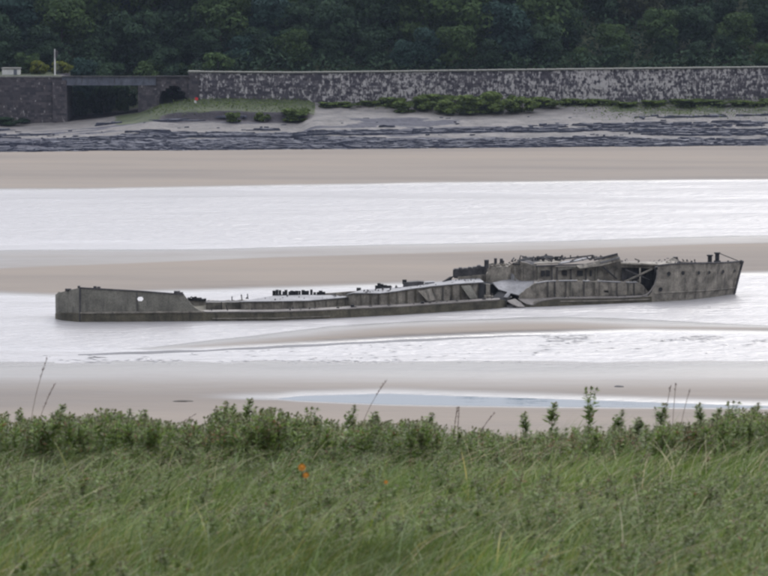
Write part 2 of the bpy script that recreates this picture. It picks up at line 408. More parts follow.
o = link('far_bank_ground', grid_mesh('far_bank_ground', xs2, ys2, bank_z, attrs), M['bank']); tag(o, kind='structure')

# seaweed covered rocks scattered over the foreshore (uncountable)
def box_faces(off): return [(off, off+3, off+2, off+1), (off+4, off+5, off+6, off+7), (off, off+1, off+5, off+4), (off+1, off+2, off+6, off+5), (off+2, off+3, off+7, off+6), (off+3, off, off+4, off+7)]
M['weedrock'] = mottled('seaweed_rock', (.014, .017, .034), (.042, .046, .07), None, 2, streak=False, rough=.6)
V = []; F4 = []; n = 0; tries = 0
LK = 9
while n < 5200 and tries < 200000:
    tries += 1
    x = random.uniform(-85, 85); y = 489+abs(random.gauss(0, 14))
    if y > 521: continue
    foot = 489+float(np.clip(384+FP*x/WY, -200, 968))/768*14
    if y < foot: continue
    e = (y-foot)/(521-foot)
    q = float(fbm(np.array((x+y*1.5)*.028), np.array((y-x*.10)*.40), 4, 31))+.30*max(0, 1-e*4.2)-.05
    if q < .505 and random.random() > .035: continue
    big = q > .505
    lx, ly, lz = (random.uniform(1.0, 5.5), random.uniform(.35, 1.1), random.uniform(.08, .34)) if big else (random.uniform(.3, 1.2), random.uniform(.2, .5), random.uniform(.08, .2))
    a = random.gauss(.10, .10); off = len(V); ca, sa_ = math.cos(a), math.sin(a)
    z = float(bank_z(np.array([x]), np.array([y]))[0])
    rr_ = [random.uniform(.55, 1.15) for _ in range(LK)]
    for lay, (dz, k) in enumerate(((-.25, 1.05), (lz, .86))):
        for j in range(LK):
            th = 2*math.pi*j/LK; u = math.cos(th)*lx/2*rr_[j]*k; w = math.sin(th)*ly/2*rr_[j]*k
            V.append((x+u*ca-w*sa_, y+u*sa_+w*ca, z+dz*random.uniform(.7, 1.15)))
    V.append((x, y, z+lz*1.05)); ci_ = off+2*LK
    for j in range(LK):
        j2 = (j+1) % LK
        F4.append((off+j, off+j2, off+LK+j2)); F4.append((off+j, off+LK+j2, off+LK+j)); F4.append((off+LK+j, off+LK+j2, ci_))
    n += 1
F = F4
o = link('shore_rocks', np_mesh('shore_rocks', V, F), M['weedrock'])
tag(o, 'long low dark rock ledges strewn over the far muddy foreshore', 'rocks', kind='stuff')

# ------------------------------------------------------------------ stone sea wall
def boxes_mesh(name, boxes, tints=True):
    """boxes: (x0,x1,y0,y1,z0,z1) with jitter already in"""
    B = np.array(boxes, float); n = len(B)
    x0, x1, y0, y1, z0, z1 = B.T
    P = np.stack([np.stack(c, -1) for c in ((x0, y0, z0), (x1, y0, z0), (x1, y1, z0), (x0, y1, z0), (x0, y0, z1), (x1, y0, z1), (x1, y1, z1), (x0, y1, z1))], 1)
    base = np.array([(0, 3, 2, 1), (4, 5, 6, 7), (0, 1, 5, 4), (1, 2, 6, 5), (2, 3, 7, 6), (3, 0, 4, 7)])
    F = (base[None]+8*np.arange(n)[:, None, None]).reshape(-1, 4)
    T = np.repeat(rng.random(n), 8)
    return np_mesh(name, P.reshape(-1, 3), F, {'tint': ('POINT', 'FLOAT', T)})
def wall_top(px):
    yt = ip(px, [(-300, 75), (62, 75), (188, 74), (190, 71.2), (300, 72), (500, 69.5), (768, 66.5), (1000, 64)])
    return CAM_H-(yt+95)/FP*WY
def stones(x0, x1, ztop_f, zbot_f, y, cl=.55, ch=.34, hole=None):
    out = []
    zmin = min(zbot_f(x0), zbot_f(x1))-.6; z = zmin; zmax = max(ztop_f(x0), ztop_f(x1), ztop_f((x0+x1)/2))
    while z < zmax:
        hh = ch*random.uniform(.8, 1.25); x = x0-random.uniform(0, .3)
        while x < x1:
            ll = cl*random.uniform(.6, 1.6); a, b2 = max(x, x0), min(x+ll, x1)
            mx_ = (a+b2)/2
            if b2-a > .1 and z+hh*.4 < ztop_f(mx_) and z+hh > zbot_f(mx_)-.6 and not (hole and hole(mx_, z+hh/2)):
                out.append((a+.012, b2-.012, y-random.uniform(.02, .10), y+.15, z+.01, min(z+hh-.012, ztop_f(mx_))))
            x += ll
        z += hh
    return out
pxX = lambda px: (px-384)/FP*WY
xl, xr = pxX(189), 100.0
zt = lambda x: float(wall_top(384+FP*x/WY)); zb_ = lambda x: float(zwall(np.array([x]))[0])
wall = empty('sea_wall', (0, 0, 0), 'long lime streaked stone railway wall below the woods, right of the bridge', 'wall')
def core(name, x0, x1, y0, y1, parent, mat, ztf=None, n=40):
    ztf = ztf or (lambda x: zt(x)-.05)
    X = np.linspace(x0, x1, n); V = []; F = []
    for x in X:
        zb1 = zb_(x)-1.2; z2 = ztf(x)
        V += [(x, y0, zb1), (x, y1, zb1), (x, y1, z2), (x, y0, z2)]
    for i in range(n-1):
        a = 4*i; b2 = a+4
        F += [(a, a+3, b2+3, b2), (a+3, a+2, b2+2, b2+3), (a+2, a+1, b2+1, b2+2)]
    F += [(0, 1, 2, 3), (4*n-4, 4*n-1, 4*n-2, 4*n-3)]
    return link(name, np_mesh(name, V, F), mat, parent)
core('wall_core', xl, xr, WY, WY+1.4, wall, M['mortar_lime'])
o = link('stone', boxes_mesh('stone', stones(xl, xr, zt, zb_, WY)), M['stone'], wall); tag(o, kind='stuff')
x = xl+1.6
cop = None
while x < xr:
    ln = 1.5
    if cop is None:
        bm = bmesh.new(); bmesh.ops.create_cube(bm, size=1); bmesh.ops.scale(bm, vec=(1.46, 1.7, .22), verts=bm.verts)
        bmesh.ops.bevel(bm, geom=bm.edges[:], offset=.03, segments=1, affect='EDGES')
        cop = bpy.data.meshes.new('coping_stone'); bm.to_mesh(cop); bm.free(); cop.materials.append(M['coping'])
    c_ = link('coping_stone', cop, None, wall); c_.location = (x, WY+.62+random.uniform(-.03, .03), zt(x)+.06+random.uniform(-.015, .015)); x += ln

# pillar at the bridge end of the wall
def stone_pier(name, label, x0, x1, ytop_px, depth=2.0, yoff=-.35, mat='stone_dark', base_px=None, cat='pillar', cap=True):
    z1 = CAM_H-(ytop_px+95)/FP*WY
    r = empty(name, ((x0+x1)/2, WY, zb_((x0+x1)/2)), label, cat)
    org = Vector(r.location)
    bx = stones(x0, x1, lambda x: z1, zb_, WY+yoff, .6, .4)
    bx = [(a-org.x, b-org.x, c-org.y, d-org.y, e-org.z, f-org.z) for a, b, c, d, e, f in bx]
    link('stone_face', boxes_mesh('stone_face', bx), M[mat], r)['kind'] = 'stuff'
    cz = zb_((x0+x1)/2)-1
    link('pier_core', boxes_mesh('pier_core', [(x0-org.x, x1-org.x, yoff+.03, depth, cz-org.z, z1-org.z-.02)]), M['mortar'], r)
    if cap: link('cap_stone', boxes_mesh('cap_stone', [(x0-.15-org.x, x1+.15-org.x, yoff-.12, depth+.1, z1-org.z, z1-org.z+.25)]), M['coping'], r)
    return r
stone_pier('stone_pillar', 'squat stone pillar with pale cap where the long wall meets the bridge', pxX(189), pxX(199), 71.5)

# railway bridge: left abutment, girder, mid pier, masonry with arch
ab = empty('bridge_abutment', (pxX(30), WY, 5), 'dark stone retaining wall at the left edge, below the white hut', 'wall')
org = Vector(ab.location)
zl = lambda x: CAM_H-(76+95)/FP*WY
def rel(bx, org): return [(a-org.x, b-org.x, c-org.y, d-org.y, e-org.z, f-org.z) for a, b, c, d, e, f in bx]
link('wall_core', boxes_mesh('wall_core', rel([(-100, pxX(64), WY, WY+9, -1, zl(0)-.05)], org)), M['mortar'], ab)
tag(link('stone', boxes_mesh('stone', rel(stones(-95, pxX(64), zl, zb_, WY, .6, .36), org)), M['stone_dark'], ab), kind='stuff')
link('coping', boxes_mesh('coping', rel([(pxX(-200+i*12), pxX(-200+i*12+11.6), WY-.15, WY+.5, zl(0), zl(0)+.18) for i in range(22)], org)), M['coping'], ab)
stone_pier('abutment_pier', 'dark stone abutment pier carrying the left end of the bridge girder', pxX(53), pxX(67), 79, 9, -.5, cap=False, cat='pier')
br = empty('railway_bridge', (pxX(110), WY, 8), 'low grey plate girder railway bridge over the dark opening', 'bridge')
org = Vector(br.location)
gz1 = CAM_H-(75.5+95)/FP*WY; gz0 = CAM_H-(83.5+95)/FP*WY
ga, gb = pxX(62), pxX(156)
link('girder_web', boxes_mesh('girder_web', rel([(ga, gb, WY-.05, WY+.02, gz0, gz1)], org)), M['girder'], br)
link('top_flange', boxes_mesh('top_flange', rel([(ga, pxX(188.6), WY-.28, WY+.25, gz1, gz1+.1)], org)), M['dark'], br)
link('bottom_flange', boxes_mesh('bottom_flange', rel([(ga, gb, WY-.28, WY+.25, gz0-.09, gz0)], org)), M['girder'], br)
sm = boxes_mesh('stiffener', [(-.05, .05, -.2, 0, 0, gz1-gz0)]); sm.materials.append(M['girder'])
k = 0
while ga+.4+k*1.75 < gb:
    s = link('stiffener', sm, None, br); s.location = (ga+.4+k*1.75-org.x, -.05, gz0-org.z); k += 1
link('rear_girder', boxes_mesh('rear_girder', rel([(ga, gb, WY+11, WY+11.1, gz0-.5, gz0+.1)], org)), M['girder'], br)
link('bridge_deck', boxes_mesh('bridge_deck', rel([(ga, gb, WY+.25, WY+11, gz0-.1, gz0+.12)], org)), M['dark'], br)
# mid pier
stone_pier('bridge_pier', 'stone pier between the bridge opening and the small arch', pxX(138), pxX(157), 83.8, 9, -.1, cap=False, cat='pier')
# masonry with arch
ar = empty('arch_masonry', (pxX(172), WY, 7), 'dark masonry span with a low arch beside the stone pillar', 'arch')
org = Vector(ar.location); zc = CAM_H-(99+95)/FP*WY; za = CAM_H-(84.5+95)/FP*WY
cx = pxX(173); hw = (pxX(187)-pxX(159))/2
def inarch(x, z): 
    return z < zc+(za-zc)*max(0, 1-((x-cx)/hw)**2)**.5 and abs(x-cx) < hw
za_t = CAM_H-(74.5+95)/FP*WY
ax0, ax1 = pxX(140), pxX(189)
st_ = stones(pxX(157), ax1, lambda x: za_t, zb_, WY-.02, .55, .32, inarch)+[s for s in stones(ax0, pxX(157), lambda x: za_t, lambda x: gz1-.6, WY+.3, .5, .3)]
link('stone_face', boxes_mesh('stone_face', rel(st_, org)), M['stone_dark'], ar)['kind'] = 'stuff'
V = []; F = []
K = 14
for i in range(K+1):
    x = cx-hw+2*hw*i/K; z = zc+(za-zc)*max(0, 1-((x-cx)/hw)**2)**.5
    V += [(x-org.x, .1, z-org.z), (x-org.x, .1, za_t-org.z-.12), (x-org.x, 15, z-org.z), (x-org.x, 15, za_t-org.z-1.7)]
for i in range(K):
    a = 4*i; b2 = a+4
    F += [(a, b2, b2+1, a+1), (a, a+2, b2+2, b2), (a+1, b2+1, b2+3, a+3), (a+2, a+3, b2+3, b2+2)]
link('arch_barrel', np_mesh('arch_barrel', V, F), M['mortar'], ar)
link('spandrel', boxes_mesh('spandrel', rel([(pxX(157), cx-hw, WY+.1, WY+15, zb_(cx)-1, za_t-1.6), (cx+hw, ax1, WY+.1, WY+15, zb_(cx)-1, za_t-1.6), (pxX(157), cx-hw, WY+.1, WY+.8, za_t-1.6, za_t-.02), (cx+hw, ax1, WY+.1, WY+.8, za_t-1.6, za_t-.02)], org)), M['mortar'], ar)
link('arch_light_stop', boxes_mesh('arch_light_stop', rel([(cx-hw-.2, cx+hw+.2, WY+14.6, WY+15.2, zb_(cx)-1, za)], org)), M['mortar'], ar)  # added end wall, closes the deepened arch so its inside stays dark

# signal post, hut, marker
def cyl(bm, p0, p1, r0, r1=None, seg=8):
    p0, p1 = Vector(p0), Vector(p1); r1 = r0 if r1 is None else r1; d = (p1-p0).normalized()
    a = d.orthogonal().normalized(); b_ = d.cross(a); r = []
    for p, rr in ((p0, r0), (p1, r1)):
        r.append([bm.verts.new(p+a*rr*math.cos(2*math.pi*i/seg)+b_*rr*math.sin(2*math.pi*i/seg)) for i in range(seg)])
    for i in range(seg): bm.faces.new((r[0][i], r[0][(i+1) % seg], r[1][(i+1) % seg], r[1][i]))
    bm.faces.new(list(reversed(r[0]))); bm.faces.new(r[1])
def box(bm, c, s, rot=None):
    ret = bmesh.ops.create_cube(bm, size=1); vs_ = ret['verts']
    for v in vs_:
        v.co = Vector((v.co.x*s[0], v.co.y*s[1], v.co.z*s[2]))
        if rot: v.co = rot @ v.co
        v.co += Vector(c)
def bmobj(name, bm, mat, parent=None, smooth=False):
    bmesh.ops.recalc_face_normals(bm, faces=bm.faces)
    me = bpy.data.meshes.new(name); bm.to_mesh(me); bm.free()
    if smooth: me.polygons.foreach_set('use_smooth', [True]*len(me.polygons))
    return link(name, me, mat, parent)
p = atY(55, 75, WY+1)
sg = empty('signal_post', p, 'pale slender signal post standing at the left end of the bridge', 'signal post')
hh = (75-49)/FP*WY
bm = bmesh.new(); cyl(bm, (0, 0, 0), (0, 0, hh), .13, .08); bmobj('post', bm, M['white'], sg)
bm = bmesh.new(); box(bm, (.28, -.05, hh-.75), (.34, .3, 1.0)); box(bm, (.28, -.32, hh-.45), (.3, .28, .05)); box(bm, (.28, -.32, hh-.85), (.3, .28, .05)); bmobj('signal_head', bm, M['dark'], sg)
bm = bmesh.new()
for xx in (.45, .75): cyl(bm, (xx, .1, 0), (xx-.35, .1, 1.9), .025)
for i in range(6): cyl(bm, (.45-.055*i, .1, .3*i+.15), (.75-.055*i, .1, .3*i+.15), .02)
bmobj('ladder', bm, M['girder'], sg)
p = atY(11.5, 75, WY+5)
hut = empty('lineside_hut', p, 'small white hut on top of the retaining wall at far left', 'hut')
bm = bmesh.new(); box(bm, (0, 0, .5), (2.7, 2, 1.0)); bmobj('wall', bm, M['white'], hut)
bm = bmesh.new(); box(bm, (0, 0, 1.07), (2.95, 2.25, .13)); bmobj('roof', bm, M['coping'], hut)
bm = bmesh.new(); box(bm, (.7, -1.01, .48), (.5, .05, .85)); bmobj('door', bm, M['girder'], hut)
p = atY(196, 95.3, WY-3); p.z = float(bank_z(np.array([p.x]), np.array([p.y]))[0])
mk = empty('marker_board', p, 'small red marker on a white foot on the grassy bench under the pillar', 'marker')
bm = bmesh.new(); box(bm, (-.12, 0, .2), (.36, .22, .4)); bmobj('foot', bm, M['white'], mk)
bm = bmesh.new(); cyl(bm, (.03, 0, .3), (.03, 0, .5), .05); cyl(bm, (.05, -.05, .62), (.05, .05, .62), .28, seg=12); bmobj('disc', bm, M['red'], mk)

# ------------------------------------------------------------------ trees
def leaf_crown(name, mat, rx, rz, n, size, lobes, seed, zc=None):
    r = np.random.default_rng(seed); zc = rz if zc is None else zc
    th = r.random(lobes)*2*np.pi; u = r.random(lobes)**.5*.72
    zz = r.uniform(-.75, .8, lobes)
    C = np.stack([np.cos(th)*u*rx*np.sqrt(1-zz**2*.7), np.sin(th)*u*rx*np.sqrt(1-zz**2*.7), zc+zz*rz], -1)
    rad = r.uniform(.28, .48, lobes)*min(rx, rz)
    li = r.integers(0, lobes, n); d = r.normal(size=(n, 3)); d /= np.linalg.norm(d, axis=1)[:, None]
    d[:, 2] = np.where(r.random(n) < .5, np.abs(d[:, 2]), d[:, 2])
    P = C[li]+d*(rad[li]*r.uniform(.65, 1.12, n)**.7)[:, None]*np.array([1.1, 1.1, .9])
    P[:, 2] = np.maximum(P[:, 2], .15)
    nrm = d+r.normal(size=(n, 3))*.55; nrm /= np.linalg.norm(nrm, axis=1)[:, None]
    a = np.cross(nrm, r.normal(size=(n, 3))); a /= np.linalg.norm(a, axis=1)[:, None]; b_ = np.cross(nrm, a)
    s = (size*r.uniform(.5, 1.3, n))[:, None]
    V = np.stack([P-a*s, P-b_*s*.6, P+a*s, P+b_*s*.6], 1).reshape(-1, 3)
    F = np.arange(4*n).reshape(-1, 4)
    T = np.repeat(np.clip(r.random(n)*.6+.4*r.random(lobes)[li], 0, 1), 4)
    me = np_mesh(name, V, F, {'tint': ('POINT', 'FLOAT', T)}); me.materials.append(mat); return me
def trunk_mesh(name, h, r0, seed):
    rr = random.Random(seed); bm = bmesh.new()
    cyl(bm, (0, 0, -.5), (0, 0, h*.5), r0, r0*.7); cyl(bm, (0, 0, h*.5), (rr.uniform(-.3, .3), rr.uniform(-.3, .3), h), r0*.7, r0*.2)
    for i in range(5):
        a = rr.uniform(0, 6.28); z = h*rr.uniform(.3, .6)
        cyl(bm, (0, 0, z), (math.cos(a)*h*.28, math.sin(a)*h*.28, z+h*.25), r0*.4, r0*.1, 6)
    me = bpy.data.meshes.new(name); bm.to_mesh(me); bm.free(); me.materials.append(M['bark']); return me
kinds = {
 'dark': ('leaf_dark', 'broadleaf_tree', 'dark green broadleaf tree in the wood on the far hillside', 'dark trees of the far wood'),
 'mid': ('leaf_mid', 'broadleaf_tree', 'mid green leafy tree in the wood on the far hillside', 'mid green trees of the far wood'),
 'teal': ('leaf_teal', 'broadleaf_tree', 'bluish green rounded tree in the wood on the far hillside', 'bluish trees of the far wood'),
 'brown': ('leaf_brown', 'scrub_tree', 'low brownish scrub tree on the open slope above the far wall', 'brownish scrub on the open slope')}
crowns = {}
for kk, (mt, nm, lb, gp) in kinds.items():
    crowns[kk] = [leaf_crown('crown', M[mt], 4.8, 4.6, 5200, .36, 22, 100+7*j+len(kk), 4.7) for j in range(3)]
trunks = [trunk_mesh('trunk', 6.5, .24, s) for s in range(3)]
def tree(x, y, s, kind, rz=None, label=None, group=None, z=None, sz=1):
    mt, nm, lb, gp = kinds[kind]
    z = float(bank_z(np.array([x]), np.array([y]))[0]) if z is None else z
    if not label:
        q = 384+FP*x/y
        place = ('above the retaining wall' if q < 60 else 'above the grey bridge' if q < 190 else 'above the grassy bench' if q < 320 else
                 'above the shrub bank' if q < 560 else 'on the right open slope' if q > 650 else 'left of the open slope')
        depth = 'in the front row by the wall' if y < 557 else 'low on the hillside' if y < 572 else 'halfway up the hillside' if y < 590 else 'high on the hillside'
        look = {'dark': 'dark green tree', 'mid': 'mid green tree', 'teal': 'bluish green tree', 'brown': 'brownish tree'}[kind]
        label = look+' '+depth+', '+place
    r = empty(nm, (x, y, z), label, 'tree', group or gp, random.uniform(0, 6.28) if rz is None else rz)
    r.scale = (s, s, s*sz); j = random.randrange(3)
    link('crown', crowns[kind][j], None, r); link('trunk', trunks[j], None, r)
    return r
for row, (Y, step, smin, smax) in enumerate([(547.5, 4.6, .45, .75), (554, 6, .75, 1.15), (562, 7, .9, 1.4), (571, 7.5, 1.0, 1.5), (581, 8, 1.0, 1.6), (592, 8.5, 1.1, 1.6), (604, 9, 1.2, 1.7)]):
    x = -98+random.uniform(0, 5)
    while x < 98:
        px = 384+FP*x/Y
        kind = random.choices(['dark', 'mid', 'teal', 'brown'], [5, 3.2, 2.2, .0])[0]; s = random.uniform(smin, smax)
        if px > 560 and row < 3: kind = random.choice(['mid', 'dark', 'dark', 'mid', 'brown']); s *= .7
        if px > 650 and row > 1 and px < 780: s *= .75; kind = random.choice(['mid', 'brown', 'dark'])
        if px > 650 and px < 760 and row > 3 and random.random() < .3: x += step; continue
        tree(x+random.uniform(-1, 1), Y+random.uniform(-3, 3), s, kind); x += step*random.uniform(.75, 1.25)
# undergrowth between the trees and rough grass at the wall foot (uncountable)
def scatter(name, n, xr_, yr_, hmax, size, mat, label, cat, maskf=None, seed=1):
    q = np.random.default_rng(seed); X = q.uniform(*xr_, n); Y = q.uniform(*yr_, n)
    if maskf is not None: k = maskf(X, Y) > q.random(n); X, Y = X[k], Y[k]; n = len(X)
    lump = fbm(X*.3, Y*.3, 4, seed+2)
    Z = bank_z(X, Y)+q.random(n)*hmax*np.clip(lump*2.2-.45, .05, 1.3)
    P_ = np.stack([X, Y, Z], -1); nr = q.normal(size=(n, 3)); nr[:, 2] = np.abs(nr[:, 2])+.4; nr /= np.linalg.norm(nr, axis=1)[:, None]
    a = np.cross(nr, q.normal(size=(n, 3))); a /= np.linalg.norm(a, axis=1)[:, None]; b_ = np.cross(nr, a); s_ = (size*q.uniform(.5, 1.4, n))[:, None]
    V = np.stack([P_-a*s_, P_-b_*s_*.6, P_+a*s_, P_+b_*s_*.6], 1).reshape(-1, 3); F = np.arange(4*n).reshape(-1, 4)
    T = np.repeat(np.clip(q.random(n)*.5+fbm(X*.15, Y*.15, 3, seed+6)*.6, 0, 1), 4)
    tag(link(name, np_mesh(name, V, F, {'tint': ('POINT', 'FLOAT', T)}), mat), label, cat, kind='stuff')
scatter('undergrowth', 110000, (-105, 105), (542.5, 625), 3.0, .36, M['leaf_dark'], 'dark tangled undergrowth covering the slope between the trees of the far wood', 'undergrowth', seed=31)
def benchmask(X, Y):
    px = 384+FP*X/Y
    return np.clip(sstep(140, 165, px)*(1-sstep(305, 320, px))*(Y > 520.5)+sstep(560, 640, px)*sstep(516, 522, Y)*.8+sstep(320, 400, px)*(Y > 526)*.8, 0, 1)
scatter('bench_grass', 26000, (-100, 100), (515, 529.6), .7, .13, M['shrub'], 'rough grass and low scrub along the foot of the far wall', 'grass', benchmask, 33)
# bushes: things one can point at
bush_m = {k: [leaf_crown('foliage', M[mt], 1.6, 1.0, 2000, .17, 16, 500+j*3, .62) for j in range(3)] for k, mt in (('shrub', 'shrub'), ('yellow', 'leaf_yellow'), ('mid', 'leaf_mid'), ('dark', 'leaf_dark'))}
stem_me = trunk_mesh('stem', 1.0, .06, 9)
def bush(px, py, Y, w, h, kind, label, name='shrub', group=None):
    """px,py = foot on the picture; w,h in metres"""
    if Y is None:
        Yv = np.linspace(492, 529.3, 400); d = ray(px, py); K = Yv/d.y
        zt_ = bank_z(d.x*K, Yv); zr = CAM_H+d.z*K; hit = np.argmax(zt_ >= zr) if (zt_ >= zr).any() else -1
        p = Vector((d.x*K[hit], Yv[hit], zt_[hit]))
    else:
        p = atY(px, py, Y); p.z = float(bank_z(np.array([p.x]), np.array([p.y]))[0])
    r = empty(name, p, label, 'shrub', group, random.uniform(0, .5)); r.scale = (w/2.6, w/2.9, h*1.08/1.9)
    link('foliage', bush_m[kind][random.randrange(3)], None, r); link('stem', stem_me, None, r)
bush(234, 121.5, None, 2.7, 1.5, 'shrub', 'small round green shrub, leftmost of three on the mud below the eroded bench')
bush(263, 121.5, None, 2.5, 1.4, 'shrub', 'small green shrub, middle one of three on the mud below the eroded bench')
bush(297, 121, None, 5.0, 2.0, 'shrub', 'wide flat green shrub, rightmost of three on the mud below the bench')
for i, (px, py, w, h, lb) in enumerate([
  (405, 112, 4, 1.8, 'low green shrub at the left tip of the shrub bank under the wall'),
  (428, 110, 5, 2.2, 'rounded green shrub second from the left tip of the shrub bank'),
  (452, 114, 5, 2.2, 'green shrub on the lower left side of the shrub bank below the wall'),
  (475, 113, 6.5, 3.0, 'broad green shrub in the middle of the shrub bank below the wall'),
  (500, 112, 6.5, 3.2, 'tallest green shrub of the shrub bank below the wall'),
  (522, 112, 5.5, 2.4, 'green shrub at the right end of the shrub bank below the wall'),
  (545, 107, 6, 1.6, 'low spreading shrub just right of the shrub bank under the wall'),
  (440, 103, 7, 2.0, 'dark shrub behind the shrub bank, close against the wall'),
  (395, 104, 5, 1.5, 'dull brownish shrub at the wall foot left of the shrub bank')]):
    bush(px, py, None, w, h, 'shrub', lb)
for px in (575, 600, 628, 655, 690, 722, 748, 775):
    bush(px, 104+random.uniform(-2, 2), None, random.uniform(4, 7), random.uniform(.5, .9), 'shrub', 'low marsh shrub along the foot of the wall in the right part', group='low shrubs along the wall foot')
for px in (330, 350, 372):
    bush(px, 106+random.uniform(-1, 1), None, 4, .8, 'shrub', 'very low tuft of green on the mud between bench and shrub bank', group='low tufts under the wall')
bush(40, 76, 536, 3.4, 2.2, 'yellow', 'bright yellow green bush left of the signal post')
bush(62, 76, 538, 3.6, 2.0, 'yellow', 'yellow green bush just right of the signal post')
bush(28, 76, 539, 4.5, 3.4, 'mid', 'tall green bush behind the white hut')
bush(90, 76, 550, 5, 2.8, 'mid', 'green bush behind the left half of the bridge')
bush(160, 76, 550, 4.6, 4.2, 'mid', 'rounded green bush above the bridge pier')
bush(186, 76, 550, 4.2, 3.6, 'mid', 'green bush above the small arch')
bush(218, 76, 542.5, 5.2, 3.2, 'mid', 'green bush just right of the stone pillar behind the wall')
bush(12, 81, 528.6, 5.6, 1.2, 'dark', 'dark overhanging bush at the wall top below the white hut')
bush(84, 113, 541, 4.2, 4.0, 'dark', 'dark green bush deep inside the bridge opening at its left')
bush(104, 113, 542, 4.4, 4.4, 'dark', 'dark green bush deep inside the bridge opening in its middle')
bush(127, 113, 537, 3.2, 3.6, 'mid', 'green bush inside the dark opening under the bridge')

# ------------------------------------------------------------------ the wreck
DX = [(-40, 291), (-25.6, 291), (-8, 292), (1.4, 296), (10.7, 301), (19, 304), (24.6, 306), (31.4, 308), (45, 310)]
def D0(X): return float(ip(X, DX))
def P(px, py, t):
    Y = 298
    for _ in range(25):
        q = atY(px, py, Y); Y = D0(q.x)+t
    return atY(px, py, Y)
WR = ground(400, 316, 0)
ship = empty('shipwreck', WR, 'long broken backed grey barge wreck lying on the sand by the water', 'shipwreck')
def rl(p): return Vector(p)-WR
def prism(name, near, far, mat, zb=-1.0, parent=ship):
    """near: [(px,t,ytop)] left->right, far: right->left; solid down to zb"""
    top = [P(a, c, b_) for a, b_, c in near+far]; bm = bmesh.new()
    tv = [bm.verts.new(rl(p)) for p in top]; bv = [bm.verts.new(rl((p.x, p.y, zb))) for p in top]
    n = len(tv)
    for i in range(n): bm.faces.new((bv[i], bv[(i+1) % n], tv[(i+1) % n], tv[i]))
    bm.faces.new(tv); bm.faces.new(list(reversed(bv)))
    bmesh.ops.triangulate(bm, faces=[f for f in bm.faces if len(f.verts) > 4])
    return bmobj(name, bm, mat, parent)
def wallpath(name, pts, th, mat, zb=None, parent=ship, jag=0.0):
    """pts: [(px,t,ybase,ytop)] ; vertical plate of thickness th (away from camera)"""
    bm = bmesh.new(); cols = []
    if jag:
        q_ = random.Random(int(pts[0][0]*10)); out = []
        for A, B in zip(pts, pts[1:]):
            m_ = max(1, int(abs(B[0]-A[0])/2.2)); 
            for i in range(m_): f = i/m_; out.append((A[0]+(B[0]-A[0])*f, A[1]+(B[1]-A[1])*f, A[2]+(B[2]-A[2])*f, A[3]+(B[3]-A[3])*f+(q_.uniform(-jag, jag) if i or A is not pts[0] else 0)))
        pts = out+[pts[-1]]
    for px, t, yb, yt in pts:
        a = P(px, yb, t); b_ = P(px, yt, t)
        if zb is not None: a.z = zb
        b_ = Vector((a.x, a.y, b_.z))
        cols.append([bm.verts.new(rl(v)) for v in (a, b_, b_+Vector((0, th, 0)), a+Vector((0, th, 0)))])
    for c0, c1 in zip(cols, cols[1:]):
        for i in range(4): bm.faces.new((c0[i], c1[i], c1[(i+1) % 4], c0[(i+1) % 4]))
    bm.faces.new(cols[0]); bm.faces.new(list(reversed(cols[-1])))
    return bmobj(name, bm, mat, parent)
def plate(name, pts, th, mat, parent=ship, jitter=.06):
    """free 3-d polygon [(px,py,t)], fan-triangulated with a crumpled centre"""
    W = [P(*p) for p in pts]; c = sum(W, Vector())/len(W); nrm = Vector((0, 0, 0))
    for i in range(len(W)): nrm += (W[i]-c).cross(W[(i+1) % len(W)]-c)
    nrm.normalize()
    if nrm.z < 0: nrm = -nrm
    bm = bmesh.new(); rings = []
    for s in (0, -1):
        rings.append(([bm.verts.new(rl(w+nrm*th*s)) for w in W], bm.verts.new(rl(c+nrm*(th*s+random.uniform(-jitter, jitter)*0+jitter)))))
    n = len(W)
    for r_, cv in rings:
        for i in range(n): bm.faces.new((cv, r_[i], r_[(i+1) % n]))
    for i in range(n): bm.faces.new((rings[0][0][i], rings[0][0][(i+1) % n], rings[1][0][(i+1) % n], rings[1][0][i]))
    return bmobj(name, bm, mat, parent)
def bar(name, a, b_, r, mat, parent=ship, sq=True):
    bm = bmesh.new(); cyl(bm, rl(P(*a)), rl(P(*b_)), r, r, 4 if sq else 8); return bmobj(name, bm, mat, parent)
def post(name, px, ybase, ytop, t, w, mat, parent=ship):
    a = P(px, ybase, t); b_ = P(px, ytop, t); bm = bmesh.new()
    h = b_.z-a.z; box(bm, rl((a.x, a.y, a.z+h/2)), (w, w, h)); return bmobj(name, bm, mat, parent)

# low hull, stern half
nearS = [(55.2, 2.15, 313.5), (61.5, 1.05, 313), (79.6, -.12, 313.3), (120, -.12, 312.8), (203, -.12, 312), (206, 0, 312), (235, 0, 312), (274, 0, 311.8), (323, 0, 310.2), (360, 0, 308.2), (400, 0, 306.6), (440, 0, 303.8), (480, 0, 301), (500, .2, 299.5), (507, .8, 300.5)]
farS = [(500, 8.5, 289), (440, 8.6, 293), (360, 8.6, 297), (274, 8, 302), (205, 7, 305), (120, 6.4, 307), (80, 6, 308), (59, 4.2, 310)]
prism('hull', nearS, farS, M['wale'])
